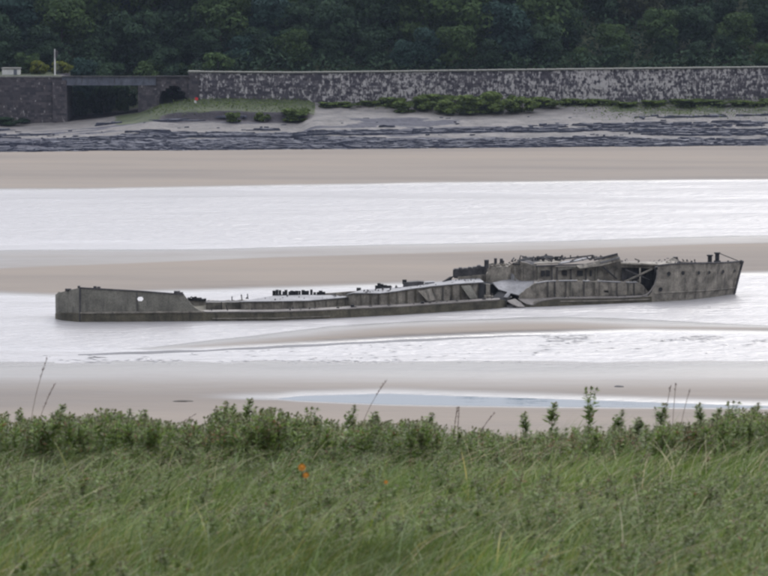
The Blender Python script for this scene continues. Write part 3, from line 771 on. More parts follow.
# thin pale side deck on top of hull edge
def strip(name, pts, th, mat, zoff=.02):
    """pts [(px,y,t0,t1)] flat strip sitting proud on the edge"""
    bm = bmesh.new(); cols = []
    for px, y, t0, t1 in pts:
        a = P(px, y, t0); z = a.z+zoff; cols.append([bm.verts.new(rl((a.x, a.y+dy, z+dz))) for dy, dz in ((0, 0), (t1-t0, 0), (t1-t0, -th), (0, -th))])
    for c0, c1 in zip(cols, cols[1:]):
        for i in range(4): bm.faces.new((c0[i], c1[i], c1[(i+1) % 4], c0[(i+1) % 4]))
    bm.faces.new(cols[0]); bm.faces.new(list(reversed(cols[-1]))); return bmobj(name, bm, mat, ship)
strip('side_deck', [(203, 311.9, -.06, 1.2), (235, 311.7, -.06, 1.3), (274, 311.5, -.06, 1.4), (323, 309.9, -.06, 1.5), (360, 307.9, -.06, 1.6), (400, 306.3, -.06, 1.6), (440, 303.5, -.06, 1.5), (480, 300.7, -.06, 1.4), (500, 299.4, 0.1, 1.3)], .1, M['strip'])
strip('rubbing_strake', [(80, 312.6, -.2, 0.05), (120, 312.1, -.2, .05), (160, 311.7, -.2, .05), (203, 311.4, -.2, .05)], .13, M['hull'])
strip('rubbing_strake', [(212, 318.4, -.08, .02), (274, 318, -.08, .02), (330, 316, -.08, .02)], .08, M['hull'])
# stern bulwark
wallpath('hull_plating', [(55.6, 2.3, 321, 294.8), (58, 1.9, 321, 293.2), (68, .9, 321, 290.5), (80, 0, 322, 287.8), (108, 0, 322, 289.2), (137.2, 0, 322, 291)], .16, M['stern'], zb=-.4)
wallpath('hull_plating', [(137.2, 0, 322, 299), (138.4, 0, 322, 301.0), (142, 0, 322, 301.3), (143.6, 0, 322, 299)], .16, M['stern'], zb=-.4)
wallpath('hull_plating', [(137.2, 0, 299, 291), (138.4, 0, 297, 291.1), (142, 0, 296.7, 291.4), (143.6, 0, 299, 291.5)], .16, M['stern'])
wallpath('hull_plating', [(143.6, 0, 322, 291.5), (172, 0, 322, 293.8), (184, 0, 322, 294.6), (187, 0, 322, 298.5), (190, 0, 322, 303), (194, 0, 322, 307), (199, 0, 322, 310), (204.5, 0, 322, 311.3)], .16, M['stern'], zb=-.4)
wallpath('hull_plating', [(56, 2.4, 321, 295.2), (58.5, 4.2, 315, 292), (75, 6, 312, 292.5), (128, 6.3, 309, 296.5), (129, 6.3, 309, 307)], .16, M['stern'], zb=-.2)
wallpath('hull_plating', [(152, 6.5, 309, 305), (153, 6.5, 309, 296), (184, 6.8, 306, 297)], .16, M['stern'], zb=-.2)
bar('corner_post', (80, 322, -.05), (80, 287.2, -.05), .1, M['dark'])
bar('seam_rib', (137, 312, -.04), (137, 291.2, -.04), .035, M['dark'])
bar('gunwale_rail', (80, 287.7, -.02), (137, 290.9, -.02), .07, M['dark']); bar('gunwale_rail', (137, 290.9, -.02), (184, 294.4, -.02), .07, M['dark'])
for px, y0, y1, t, w in ((67, 291, 288.6, .9, .3), (70, 290, 288.6, .8, .2), (79, 288, 285.8, .2, .22), (95, 288.6, 286.2, .2, .25), (98.8, 288.8, 286.6, .3, .28), (177, 294, 291, .2, .5), (181, 294.4, 292.2, .2, .35)):
    post('cleat', px, y0, y1, t, w, M['dark'])
# far bulwark and debris behind the stern break
wallpath('far_bulwark', [(185, 6.6, 309, 300.5), (200, 6.7, 309, 300.3), (222, 6.8, 309, 300.8), (240, 6.9, 309, 300.2), (262, 7, 309, 300)], .3, M['hull'], jag=.5)
wallpath('inner_bulkhead', [(206, 2.4, 312, 302.6), (222, 2.4, 312, 302.4), (244, 2.4, 312, 302.3)], .2, M['hull'])
prism('deck_plate', [(206, 2.4, 302.5), (244, 2.4, 302.2)], [(244, 5.8, 300.3), (206, 5.8, 300.6)], M['dark'], .5)
for i in range(9):
    px = 186+i*2.4; post('debris', px, 300.6, 298.9-random.uniform(0, 2.4), 6.7, random.uniform(.15, .35), M['black'])
for a, b_ in (((232, 301, 5.5), (232, 296.4, 5.5)), ((242, 300, 6.6), (241.3, 294.6, 6.4)), ((248, 299, 6.6), (247.4, 294, 6.9)), ((187, 300, 6.5), (192, 296.5, 6.5)), ((221.5, 312, 1.9), (221.5, 302, 1.9)), ((228, 312, .6), (226, 305, .8))):
    bar('broken_rod', a, b_, .06, M['black'])
# hatch trunk A
def capstrip(near, far, name):                    # pale silt covered top sheet
    pts = [(a, c-.0, b_) for a, b_, c in near+far]
    bm = bmesh.new(); W = [P(*p) for p in pts]
    tv = [bm.verts.new(rl(w)+Vector((0, 0, .06))) for w in W]; bv = [bm.verts.new(rl(w)+Vector((0, 0, .004))) for w in W]; n = len(W)
    for i in range(n): bm.faces.new((bv[i], bv[(i+1) % n], tv[(i+1) % n], tv[i]))
    bm.faces.new(tv); bm.faces.new(list(reversed(bv))); bmesh.ops.triangulate(bm, faces=[f for f in bm.faces if len(f.verts) > 4])
    return bmobj(name, bm, M['silt'], ship)
nA = [(241, 1.7, 302.4), (275, 1.7, 302), (308, 1.7, 301.4), (330, 2.4, 299.5), (351, 3.1, 297.6)]; fA = [(328, 6.4, 295.8), (300, 6.4, 295.8), (274, 6, 296.6)]
prism('hatch_trunk', nA, fA, M['hull'], .6)
capstrip([(239, 1.55, 302.2), (275, 1.55, 301.8), (308, 1.55, 301.2), (330, 2.2, 299.3), (352, 2.9, 297.4)], [(329, 6.5, 295.6), (300, 6.5, 295.6), (273, 6.1, 296.4)], 'trunk_top')
nB = [(346, 3.2, 295.5), (354, 1.7, 293.9), (380, 1.7, 294.2), (395, 1.7, 292.3), (408, 1.7, 290.1), (432, 1.7, 287), (457, 1.7, 284.6), (483, 2, 283)]
fB = [(480, 6.2, 279.3), (452, 6.2, 280.6), (420, 6.2, 285.6), (395, 6.2, 288.4), (362, 6.2, 290.8)]
prism('hatch_trunk', nB, fB, M['hull'], .6)
capstrip([(346, 3.0, 295), (354, 1.5, 293.5), (380, 1.5, 293.8), (395, 1.5, 292), (408, 1.5, 289.8), (432, 1.5, 286.7), (457, 1.5, 284.3), (484, 1.8, 282.7)],
         [(480, 6.3, 279.1), (452, 6.3, 280.4), (420, 6.3, 285.4), (395, 6.3, 288.2), (361, 6.3, 290.6)], 'trunk_top')
# rib frames on the trunk walls
def rib(px, yb, yt, t, w=.09, mat='hull'):
    a = P(px, yb, t); b_ = P(px, yt, t); bm = bmesh.new(); h = b_.z-a.z
    box(bm, rl((a.x, a.y-.04, a.z+h/2)), (w, .14, abs(h))); bmobj('frame_rib', bm, M[mat], ship)
for i, px in enumerate(range(250, 345, 11)): rib(px, 311, ip(px, [(241, 302.6), (308, 301.6), (351, 298)])+.3, ip(px, [(241, 1.66), (308, 1.66), (351, 3.06)]))
for i, px in enumerate(range(362, 480, 9)):
    rib(px, ip(px, [(360, 307), (480, 300)])-.3, ip(px, [(354, 294), (380, 294.3), (408, 290.2), (457, 284.7), (483, 283.1)])+.4, ip(px, [(360, 1.66), (457, 1.66), (483, 1.96)]), random.choice((.06, .1)), random.choice(('hull', 'dark', 'wale')))
# buckled dark plates leaning on the trunk B wall
plate('buckled_plate', [(418, 291, 1.4), (431, 288.6, 1.4), (436, 300, 1.2), (428, 301.5, 1.1)], .06, M['hull'])
plate('buckled_plate', [(461, 286, 1.5), (470, 285, 1.5), (478, 298, 1.3), (470, 298.5, 1.1)], .06, M['stern'])
# frame stubs along the far edge of trunk A
px = 274.0
while px < 324:
    if not (297 < px < 299.5):
        post('frame_stub', px, 297.2, 289.6+random.uniform(-.6, 2.2)+(1.5 if px > 312 else 0), 6.9, random.uniform(.16, .34), M['black'])
    px += random.uniform(2.2, 3.5)
post('coaming_rail', 299, 297.5, 294.5, 6.9, .1, M['black'])
wallpath('coaming', [(273, 6.8, 299, 294.6), (300, 6.8, 299, 295), (324, 6.8, 298, 294.6)], .12, M['black'])
wallpath('coaming', [(324, 7.2, 298, 293.4), (350, 7.2, 296, 291.5), (370, 7.2, 293, 290.5)], .12, M['hull'])
prism('hatch_box', [(356.5, 6.3, 288), (361, 6.3, 288)], [(361, 7, 287.6), (356.5, 7, 287.6)], M['black'], 1.5)
for px, y0, y1, w in ((376.5, 289, 285.5, .25), (379, 289, 283.2, .3), (382, 288, 284, .25), (385, 288, 285, .35), (389, 288, 285.6, .4), (318, 297, 292, .2)):
    post('frame_stub', px, y0, y1, 6.5, w, M['black'])
prism('hatch_box', [(403, 5.6, 282.6), (418, 5.6, 281.4), (424, 5.6, 281.8)], [(424, 7, 280.8), (418, 7, 280.4), (403, 7, 281.6)], M['dark'], 1.6)
prism('hatch_box', [(424.5, 5.7, 282.4), (434.5, 5.7, 281.8)], [(434.5, 7, 280.9), (424.5, 7, 281.4)], M['silt'], 1.6)
for px in (403.5, 405.5): post('frame_stub', px, 284, 279.6, 6, .2, M['black'])
plate('tilted_plate', [(442, 281.5, 5.5), (450, 276.5, 6), (453, 276, 7), (448, 282, 7)], .08, M['dark'])
for px, y0, y1, w in ((422.5, 306, 301.6, .28), (421, 306, 304, .4), (430, 305, 302.6, .25), (457, 303, 300.6, .2), (484, 300.5, 298.2, .3), (338, 309.5, 307, .25), (352.5, 309, 304.6, .3), (354.5, 309, 306.5, .3), (370.5, 308, 305.8, .28)):
    post('side_bollard', px, y0, y1, .6, w, M['black'])
# engine casing / long dark tank behind trunk B's end
bm = bmesh.new()
a = P(453.5, 273.3, 7); b_ = P(486, 270.8, 7.2)
q0, q1 = rl(a), rl(b_); h0 = .42
for i in range(7):
    f0 = i/7; c_ = q0.lerp(q1, (i+.5)/7); box(bm, c_+Vector((0, 0, random.uniform(-.06, .06))), ((q1-q0).length/7*1.04, 1.0, .80+.28*f0+random.uniform(-.1, .08)), Matrix.Rotation(random.uniform(-.05, .05), 3, 'Y'))
bmesh.ops.bevel(bm, geom=bm.edges[:], offset=.1, segments=2, affect='EDGES'); bmobj('winch_casing', bm, M['dark'], ship)
wallpath('casing_wall', [(458, 6.4, 284, 276.6), (470, 6.4, 283, 276), (486, 6.4, 284, 274.5)], .8, M['hull'])
prism('casing', [(486, 5.2, 274.5), (491, 4.6, 268), (506, 4.6, 266.2), (511, 5.2, 268)], [(509, 7.6, 263), (489, 7.6, 265.5)], M['hull'], .6)
for px, y0, y1, w, t in ((486.5, 275, 259.8, .4, 6.6), (495.5, 270, 258.2, .26, 6.6), (501.3, 270, 258.6, .28, 6.6), (503, 268, 260.5, .2, 6.8)):
    post('chimney_stub', px, y0, y1, t, w, M['dark'])
wallpath('casing_wall', [(489, 6.6, 276, 263.8), (503, 6.6, 276, 263), (508, 6.6, 276, 264.5), (512, 6.6, 276, 266)], .15, M['hull'], jag=.8)
# break: cavity, its shade put into the black bulkheads
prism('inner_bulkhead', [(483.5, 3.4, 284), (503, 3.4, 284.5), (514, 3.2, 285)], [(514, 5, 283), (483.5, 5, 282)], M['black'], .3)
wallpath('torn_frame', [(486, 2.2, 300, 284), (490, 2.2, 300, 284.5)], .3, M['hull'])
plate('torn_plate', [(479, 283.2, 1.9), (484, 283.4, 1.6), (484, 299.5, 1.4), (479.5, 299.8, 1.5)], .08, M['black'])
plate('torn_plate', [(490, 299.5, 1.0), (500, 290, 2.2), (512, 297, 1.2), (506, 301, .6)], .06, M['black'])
prism('inner_bulkhead', [(500, 2.6, 291), (536, 2.6, 287)], [(536, 4.4, 285.5), (500, 4.4, 287)], M['black'], -.3)  # black filler behind the plates, stands in for the shade inside
# folded pale plates
plate('folded_plate', [(492.5, 282.6, 3.2), (509, 279, 5.2), (524, 279.6, 5.4), (545, 279.2, 4.6), (533.5, 284, 2.3), (527, 289, 1.7), (519.5, 295.2, 1.2), (510, 292.6, 1.5), (498.5, 289.2, 2.0)], .08, M['silt'], jitter=.12)
plate('folded_plate', [(510, 273, 5.4), (513, 274, 5.2), (518, 281, 4.6), (511, 281, 4.8)], .08, M['silt'])
plate('folded_plate', [(508, 291, 1.3), (511.5, 292.5, 1.2), (507.5, 297.5, .7), (503.5, 297, .8)], .08, M['silt'])
plate('folded_plate', [(507, 300.5, .4), (515, 298.6, .9), (521, 302.5, .2), (525, 307, -.3), (518, 306.5, -.35), (511, 303.5, 0)], .08, M['strip'], jitter=.05)
plate('folded_plate', [(518, 298.2, 1.2), (538, 296.4, 1.8), (558, 295.6, 1.5), (549, 298.9, .5), (540, 302, .1), (533, 304.9, -.1), (526, 303.6, 0), (520, 300.2, .5)], .08, M['strip'], jitter=.08)
# forward half low hull
nearF = [(513, .9, 304.6), (524, .1, 305.5), (533, 0, 304.2), (542, 0, 300.8), (554, 0, 298.8), (620, 0, 297.8), (652, 0, 296.5)]
farF = [(652, 8, 287), (560, 8.2, 290), (520, 8, 292)]
prism('hull', nearF, farF, M['wale'])
strip('side_deck', [(533, 304, -.06, .5), (542, 300.6, -.06, .8), (554, 298.6, -.06, 1.0), (620, 297.5, -.06, 1.0), (648, 296.3, -.06, 1.0)], .09, M['strip'])
strip('rubbing_strake', [(560, 301, -.1, .02), (600, 300.5, -.1, .02), (650, 299, -.1, .02)], .1, M['hull'])
# lower hold wall with hole
def holdtop(px): return float(ip(px, [(519, 295), (526, 289), (534, 284), (548, 281), (580, 281), (620, 282), (638, 282.6), (643, 285.5), (649, 293)]))
pts = [519, 526, 534, 548, 565, 585, 604]
wallpath('hold_wall', [(p_, 1.0, ip(p_, [(519, 297), (650, 296.5)]), holdtop(p_)) for p_ in pts], .2, M['hull'], zb=.6, jag=.3)
wallpath('hold_wall', [(604, 1.0, 297, 292.6), (608.5, 1.0, 297, 292.8)], .2, M['hull'], zb=.6)
wallpath('hold_wall', [(604, 1.0, 290.2, 281.7), (608.5, 1.0, 290.4, 281.8)], .2, M['hull'])
wallpath('hold_wall', [(p_, 1.0, 297, holdtop(p_)) for p_ in (608.5, 620, 638, 643, 649)], .2, M['hull'], zb=.6)
for a_, b_ in ((536, 556), (559, 577), (583, 590), (598, 621), (626, 637)):
    strip('hold_wall_cap', [(p_, holdtop(p_)-.15+random.uniform(-.2, .2), .94, 1.3) for p_ in (a_, (a_+b_)/2, b_)], .08, M['silt'])
for px in (548, 555, 566, 571, 584, 595, 600, 617, 629, 634, 645): rib(px, 297, holdtop(px)+.5, .97, random.choice((.05, .08)), random.choice(('hull', 'dark', 'stern')))
# upper structure behind
prism('inner_deck', [(534, 1.3, 283), (640, 1.3, 284.4)], [(640, 4, 281.8), (534, 4, 280.2)], M['strip'], .7)
wallpath('upper_wall', [(508, 5.6, 284, 266), (514, 5.2, 284, 263), (519, 5, 284, 261.5), (524, 4.6, 284, 262), (530, 4.4, 284, 264.4), (536, 4.2, 283, 265.2), (560, 4.2, 283, 266.5)], .3, M['hull'], zb=.8, jag=.5)
wallpath('upper_wall', [(560, 4.2, 283, 266.5), (580, 4.2, 283, 266), (600, 4.2, 283, 262), (617, 4.2, 283, 258.5), (621, 4.2, 283, 262), (624, 4.2, 284, 284)], .25, M['hull'], zb=.8)
plate('roof_sheet', [(512, 263.4, 5.2), (526, 258.6, 6.4), (540, 260, 6.4), (536, 264.8, 4.3)], .1, M['dark'])
plate('roof_sheet', [(534, 263.5, 4.4), (560, 262.6, 4.6), (562, 259.6, 6.8), (536, 260.6, 6.8)], .1, M['hull'])
prism('deckhouse_block', [(526, 6.4, 258), (533, 6.4, 257.4)], [(533, 7.4, 256.8), (525, 7.4, 256.8)], M['black'], 1.5)
plate('arched_cover', [(534, 260.2, 6), (539, 256.6, 6.2), (546, 255.2, 6.4), (552, 255.8, 6.4), (556, 258, 6.2), (550, 258.4, 6), (541, 258.6, 6)], .12, M['black'])
plate('arched_cover', [(513, 263, 5.6), (521, 259, 6), (526, 257.2, 6.2), (530, 259.8, 6), (524, 261.6, 5.6)], .12, M['black'])
for px, y0, y1, w in ((551, 264, 257.5, .3), (556.5, 262, 256.4, .35), (559, 262, 258.8, .3), (570.5, 259, 255.2, .1), (536.5, 262, 258, .2), (543, 262, 258, .2)):
    post('frame_stub', px, y0, y1, 6.2, w, M['black'])
bar('roof_beam', (557, 259.6, 5.8), (592.5, 255.4, 6.4), .09, M['dark']); bar('roof_beam', (592, 255.4, 6.4), (594.3, 257.4, 6.2), .13, M['dark'])
plate('light_plank', [(558, 263.6, 4.5), (574, 261.2, 4.7), (591, 257.6, 5.6), (588, 256.8, 6.2), (572, 260, 5.6), (560, 262, 5.4)], .1, M['silt'])
bar('roof_beam', (536, 266, 4.15), (592, 264.2, 4.15), .1, M['dark'])
plate('leaning_plate', [(576, 265.4, 3.9), (598, 261, 3.9), (617.6, 254.2, 3.9), (621.2, 261, 3.8), (600, 266, 3.6), (580, 268.6, 3.6)], .1, M['hull'])
bar('roof_beam', (594, 259.8, 3.9), (617.4, 254, 3.85), .12, M['dark']); bar('roof_beam', (600, 262.8, 3.7), (619.6, 257.6, 3.75), .09, M['silt'])
bar('roof_beam', (558, 270, 4.0), (600, 262.8, 3.95), .11, M['stern']); bar('brace', (603, 267, 3.9), (617, 279, 3.7), .1, M['dark'])
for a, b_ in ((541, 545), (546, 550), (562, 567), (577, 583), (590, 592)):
    wallpath('opening_shade_panel', [(a, 4.1, 275+random.uniform(-1, 2), 270+random.uniform(-1, 1)), (b_, 4.1, 276, 270.5)], .08, M['black'])  # solid black panels, the darkness of openings put into their colour
for px in (515, 522, 529, 538, 552, 557, 571, 586, 596, 608): rib(px, 282.5, 267, 4.15 if px > 533 else 4.7, .1, random.choice(('dark', 'hull', 'stern')))
# hold next to the forecastle; its shade is put into dark bulkheads
wallpath('far_bulwark', [(621, 7, 290, 261.8), (640, 7, 290, 262), (666, 7, 288, 261.6), (680, 7, 288, 262.5)], .25, M['dark'], jag=.35)
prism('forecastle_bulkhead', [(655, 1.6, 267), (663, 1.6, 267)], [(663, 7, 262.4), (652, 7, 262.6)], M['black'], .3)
wallpath('deck_beam', [(621, 3.4, 267.4, 262.6), (640, 3.2, 268, 263), (658, 2.6, 269, 264.2)], .5, M['hull'])
plate('deck_plate', [(621, 263, 3.2), (660, 264.6, 2.4), (676, 263.6, 3.5), (668, 261.4, 7), (621, 261.6, 7)], .1, M['hull'], jitter=0)
wallpath('hold_bulkhead', [(622, 3.9, 284, 268), (640, 3.9, 284, 268), (655, 3.9, 284, 268)], .2, M['dark'], zb=.7)
bar('brace', (624, 282, 2.2), (652, 269, 2.4), .1, M['hull']); bar('brace', (640, 283, 2.0), (640, 268, 2.6), .09, M['hull']); bar('brace', (626, 270, 2.6), (650, 280, 2.0), .07, M['dark'])
plate('torn_plate', [(624, 283, 1.6), (632, 284, 1.4), (640, 288, 1.2), (634, 292, 1.15), (626, 290, 1.1)], .05, M['black'])
plate('windlass_base', [(666, 261.6, 4.8), (672.5, 257.6, 5), (677, 257.2, 5.2), (680, 263, 4.6), (674, 263.6, 3.9)], .3, M['hull'], jitter=0)
post('windlass', 675.5, 260, 256.8, 5.2, .4, M['dark'])
# forecastle plating (grid)
top = [(658, 265.6), (668, 264.4), (680, 263.4), (700, 263), (715, 262.8), (730, 262.2), (742.8, 261)]
def fc(u, v, side):
    """u along 0..1, v down 0..1"""
    le = float(ip(v, [(0, 657.5), (.2, 658), (.45, 656), (.75, 650.5), (.88, 646), (1, 646)])); re = 742.8-9.3*v**.9
    px = le+(re-le)*u
    y0 = float(ip(658+(742.8-658)*u, top)); y1 = float(ip(u, [(0, 303.6), (.3, 302.2), (.6, 300.6), (.85, 298.6), (1, 297)]))
    py = y0+(y1-y0)*v
    t = 4*u**2.6; flare = .35*v*(u**1.5)
    t = min(t+flare, 4.0)
    return px, py, t
bm = bmesh.new(); UN, VN = 22, 7; G = []
for i in range(UN+1):
    G.append([bm.verts.new(rl(P(*fc(i/UN, j/VN, 0)))) for j in range(VN+1)])
    last = G[-1][-1]; G[-1].append(bm.verts.new(last.co+Vector((0, 0, -1))))
for i in range(UN):
    for j in range(VN+1): bm.faces.new((G[i][j], G[i][j+1], G[i+1][j+1], G[i+1][j]))
# far side mirrored about the centre line (depth 4 m behind the near plane), slightly lower
G2 = []
for i in range(UN+1):
    cl_ = []
    for v in G[i]:
        w = v.co+WR; c_ = D0(w.x)+4; cl_.append(bm.verts.new(rl((w.x-.28*(c_-w.y)*.3, 2*c_-w.y, w.z-(.12*2*(c_-w.y) if v in G[i][:1] else .1)))))
    G2.append(cl_)
for i in range(UN):
    for j in range(VN+1): bm.faces.new((G2[i][j], G2[i+1][j], G2[i+1][j+1], G2[i][j+1]))
for j in range(VN+1): bm.faces.new((G[UN][j], G[UN][j+1], G2[UN][j+1], G2[UN][j]))
bmobj('forecastle_plating', bm, M['hull'], ship)
# forecastle deck
bm = bmesh.new(); A = []; B = []
for i in range(UN+1):
    px, py, t = fc(i/UN, 0.02, 0); a = P(px, py, t+.04); c_ = D0(a.x)+4; d = 2*c_-a.y-.05
    A.append(bm.verts.new(rl((a.x, a.y, a.z-.1)))); B.append(bm.verts.new(rl((a.x, d, a.z-.12*(d-a.y)-.1))))
for i in range(UN): bm.faces.new((A[i], A[i+1], B[i+1], B[i]))
bmobj('forecastle_deck', bm, M['strip'], ship)
bm = bmesh.new()
for i in range(UN):
    a = P(*fc(i/UN, 0, 0)); b_ = P(*fc((i+1)/UN, 0, 0)); cyl(bm, rl(a)-Vector((0, .03, 0)), rl(b_)-Vector((0, .03, 0)), .075, .075, 6)
bmobj('gunwale_rail', bm, M['dark'], ship)
bm = bmesh.new()
for i in range(1, UN):
    a = P(*fc(i/UN, .74, 0)); b_ = P(*fc((i+1)/UN, .74, 0)); cyl(bm, rl(a)-Vector((0, .04, 0)), rl(b_)-Vector((0, .04, 0)), .06, .06, 6)
bmobj('rubbing_strake', bm, M['hull'], ship)
bm = bmesh.new()
for j in range(VN):
    cyl(bm, rl(P(*fc(1, j/VN, 0))), rl(P(*fc(1, (j+1)/VN, 0))), .12, .12, 8)
bmobj('stem_post', bm, M['dark'], ship)
bm = bmesh.new()
E = [(657, 270), (657.5, 274), (656.5, 279), (654.5, 285), (651, 290.5), (647, 294.5), (642, 296)]
for a, b_ in zip(E, E[1:]): cyl(bm, rl(P(a[0], a[1], -.02)), rl(P(b_[0], b_[1], -.02)), .07, .07, 6)
bmobj('torn_edge', bm, M['strip'], ship)
def porthole(px, py, r=.17, lab=None):
    best = min(((fc(i/200, j/60, 0), i, j) for i in range(201) for j in range(61)), key=lambda q: (q[0][0]-px)**2+(q[0][1]-py)**2)
    f_, i, j = best
    c_ = P(px, py, f_[2]); e = P(*fc(min(1, i/200+.02), j/60, 0)); d0 = P(*fc(max(0, i/200-.02), j/60, 0))
    tan = (e-d0).normalized(); n_ = tan.cross(Vector((0, 0, 1))).normalized()
    if n_.y > 0: n_ = -n_
    bm = bmesh.new(); cyl(bm, rl(c_+n_*.05), rl(c_-n_*.08), r, r, 12); ob = bmobj('porthole', bm, M['black'], ship)
    bm = bmesh.new()
    for k in range(12):
        q0, q1 = [c_+n_*.055+tan*(r+.03)*math.cos(a)+Vector((0, 0, 1))*(r+.03)*math.sin(a) for a in (k*math.pi/6, (k+1)*math.pi/6)]
        cyl(bm, rl(q0), rl(q1), .03, .03, 4)
    bmobj('rim', bm, M['hull'], ob)
for px, py, r_ in ((668.6, 273.8, .2), (682.6, 273, .19), (698.4, 272.9, .17), (708.9, 272.5, .15), (722.6, 271.6, .17), (734.3, 271, .14), (660.2, 289.4, .2)):
    porthole(px, py, r_)
def bollard(px, yb, yt, t):
    a = P(px, yb, t); b_ = P(px, yt, t); bm = bmesh.new(); h = b_.z-a.z
    cyl(bm, rl(a), rl(a)+Vector((0, 0, h*.85)), .2, .2, 12); cyl(bm, rl(a)+Vector((0, 0, h*.85)), rl(a)+Vector((0, 0, h)), .29, .29, 12); cyl(bm, rl(a)+Vector((0, 0, -.1)), rl(a)+Vector((0, 0, .06)), .32, .32, 12)
    bmobj('bollard', bm, M['black'], ship)
bollard(709.8, 262.8, 254.8, 4.2); bollard(717.2, 261.2, 252.4, 4.6)
bar('bow_rail', (719.5, 253.4, 6), (738.5, 261, 4.8), .05, M['dark']); bar('bow_rail', (719, 254, 6.2), (719, 262, 6.2), .05, M['dark'])
for px, y1 in ((691.5, 260.6), (695, 261.6), (741, 260), (728, 260.5)): post('cleat', px, 264, y1, 2.5 if px < 720 else 3.8, .16, M['dark'])

# rubble and bent scraps lying about on the decks (too many and too small to pick apart)
def scraps(n, fpx, t0, t1, yb, smax, mats, seed):
    q = random.Random(seed); bm = bmesh.new()
    for _ in range(n):
        px = q.uniform(*fpx); t = q.uniform(t0, t1); yy = float(ip(px, yb)); a = P(px, yy, t0); a.y += (t-t0)
        R_ = Matrix.Rotation(q.uniform(-.6, .6), 3, 'X') @ Matrix.Rotation(q.uniform(-.7, .7), 3, 'Y') @ Matrix.Rotation(q.uniform(0, 3), 3, 'Z')
        k = q.random(); s_ = q.uniform(.3, 1)*smax
        box(bm, rl(a)+Vector((0, 0, q.uniform(-.05, .12))), (s_*(2 if k < .4 else .6), s_*.5 if k < .7 else .1, s_*(.3 if k < .8 else 1.3)), R_)
    tag(bmobj('rubble', bm, M[mats], ship), kind='stuff')
scraps(110, (509, 621), 4.6, 7.4, [(512, 263), (525, 260.5), (540, 260.5), (560, 261), (600, 260), (620, 261)], .34, 'dark', 1)
scraps(40, (535, 640), 1.6, 3.6, [(535, 282.6), (640, 283.4)], .3, 'hull', 2)
scraps(45, (245, 345), 2.4, 5.5, [(245, 301.6), (308, 300.6), (345, 297.5)], .17, 'dark', 3)
scraps(50, (362, 480), 2.4, 5.8, [(362, 293), (395, 291.5), (408, 289.5), (432, 286.3), (480, 282.5)], .2, 'dark', 4)
scraps(40, (208, 500), .25, 1.2, [(208, 311.4), (274, 311), (323, 309.4), (400, 305.8), (500, 299)], .16, 'dark', 5)
scraps(30, (484, 530), 1.0, 3.4, [(484, 299), (530, 296)], .4, 'hull', 6)
scraps(35, (487, 515), 5.0, 7.2, [(487, 272), (492, 267), (515, 266)], .35, 'hull', 7)
scraps(30, (622, 700), 3.0, 6.5, [(622, 263.2), (660, 263.6), (700, 262.8)], .22, 'dark', 8)
scraps(25, (560, 652), .2, .8, [(560, 298), (652, 296.3)], .16, 'dark', 9)

# a few stones on the sand by the wreck and drift wood on the near sand
def pebble(name, px, py, s, label, mat='dark', cat='debris'):
    p = ground(px, py, .0); p.z = float(sand_z(np.array([p.x]), np.array([p.y]))[0])
    bm = bmesh.new(); bmesh.ops.create_icosphere(bm, subdivisions=2, radius=1)
    for v in bm.verts: v.co = Vector((v.co.x*s[0], v.co.y*s[1], v.co.z*s[2]))*random.uniform(.85, 1.1)
    o = bmobj(name, bm, M[mat]); o.location = p; tag(o, label, cat); return o
pebble('mud_lump', 183, 405.2, (.75, .35, .08), 'thin dark reddish streak of debris on the near sand at left', 'bark')
pebble('mud_lump', 619, 389.5, (.35, .3, .1), 'small dark lump on the near sand above the pool', 'dark')
pebble('driftwood', 97, 357.4, (.9, .3, .06), 'small dark driftwood streak in the shallow water at left', 'dark', 'driftwood')

# ------------------------------------------------------------------ near bank: ground, grass, weeds
def near_z(X, Y):
    z = 30.94-(Y-20)*.0915+(fbm(X*.5, Y*.5, 3, 77)-.5)*.16+np.clip(X-1.8, 0, 3)*.05*sstep(26, 33, Y)
    edge = 36.0
    z = np.where(Y > edge, z-(Y-edge)*.62, z)
    z = np.where(Y < 18, z-(18-Y)*-.02, z)
    return np.maximum(z, -.5)
m, t, b = newmat('bank_soil'); c = ramp(t, noise(t, 2, 6), [(.3, (.02, .03, .012)), (.7, (.05, .06, .025))]); t.links.new(c, b.inputs['Base Color']); b.inputs['Roughness'].default_value = .95
bump(t, b, noise(t, 8, 4), .6, .05)
xs3 = spaced([(-400, -12, 20), (-12, 12, .25), (12, 400, 20)]); ys3 = spaced([(-60, 14, 4), (14, 40, .3), (40, 90, 2)])
def near_full(X, Y): return np.where(Y < 4, np.minimum(near_z(X, Y), 33.2), near_z(X, Y))
o = link('near_bank_ground', grid_mesh('near_bank_ground', xs3, ys3, near_full), m); tag(o, kind='structure')

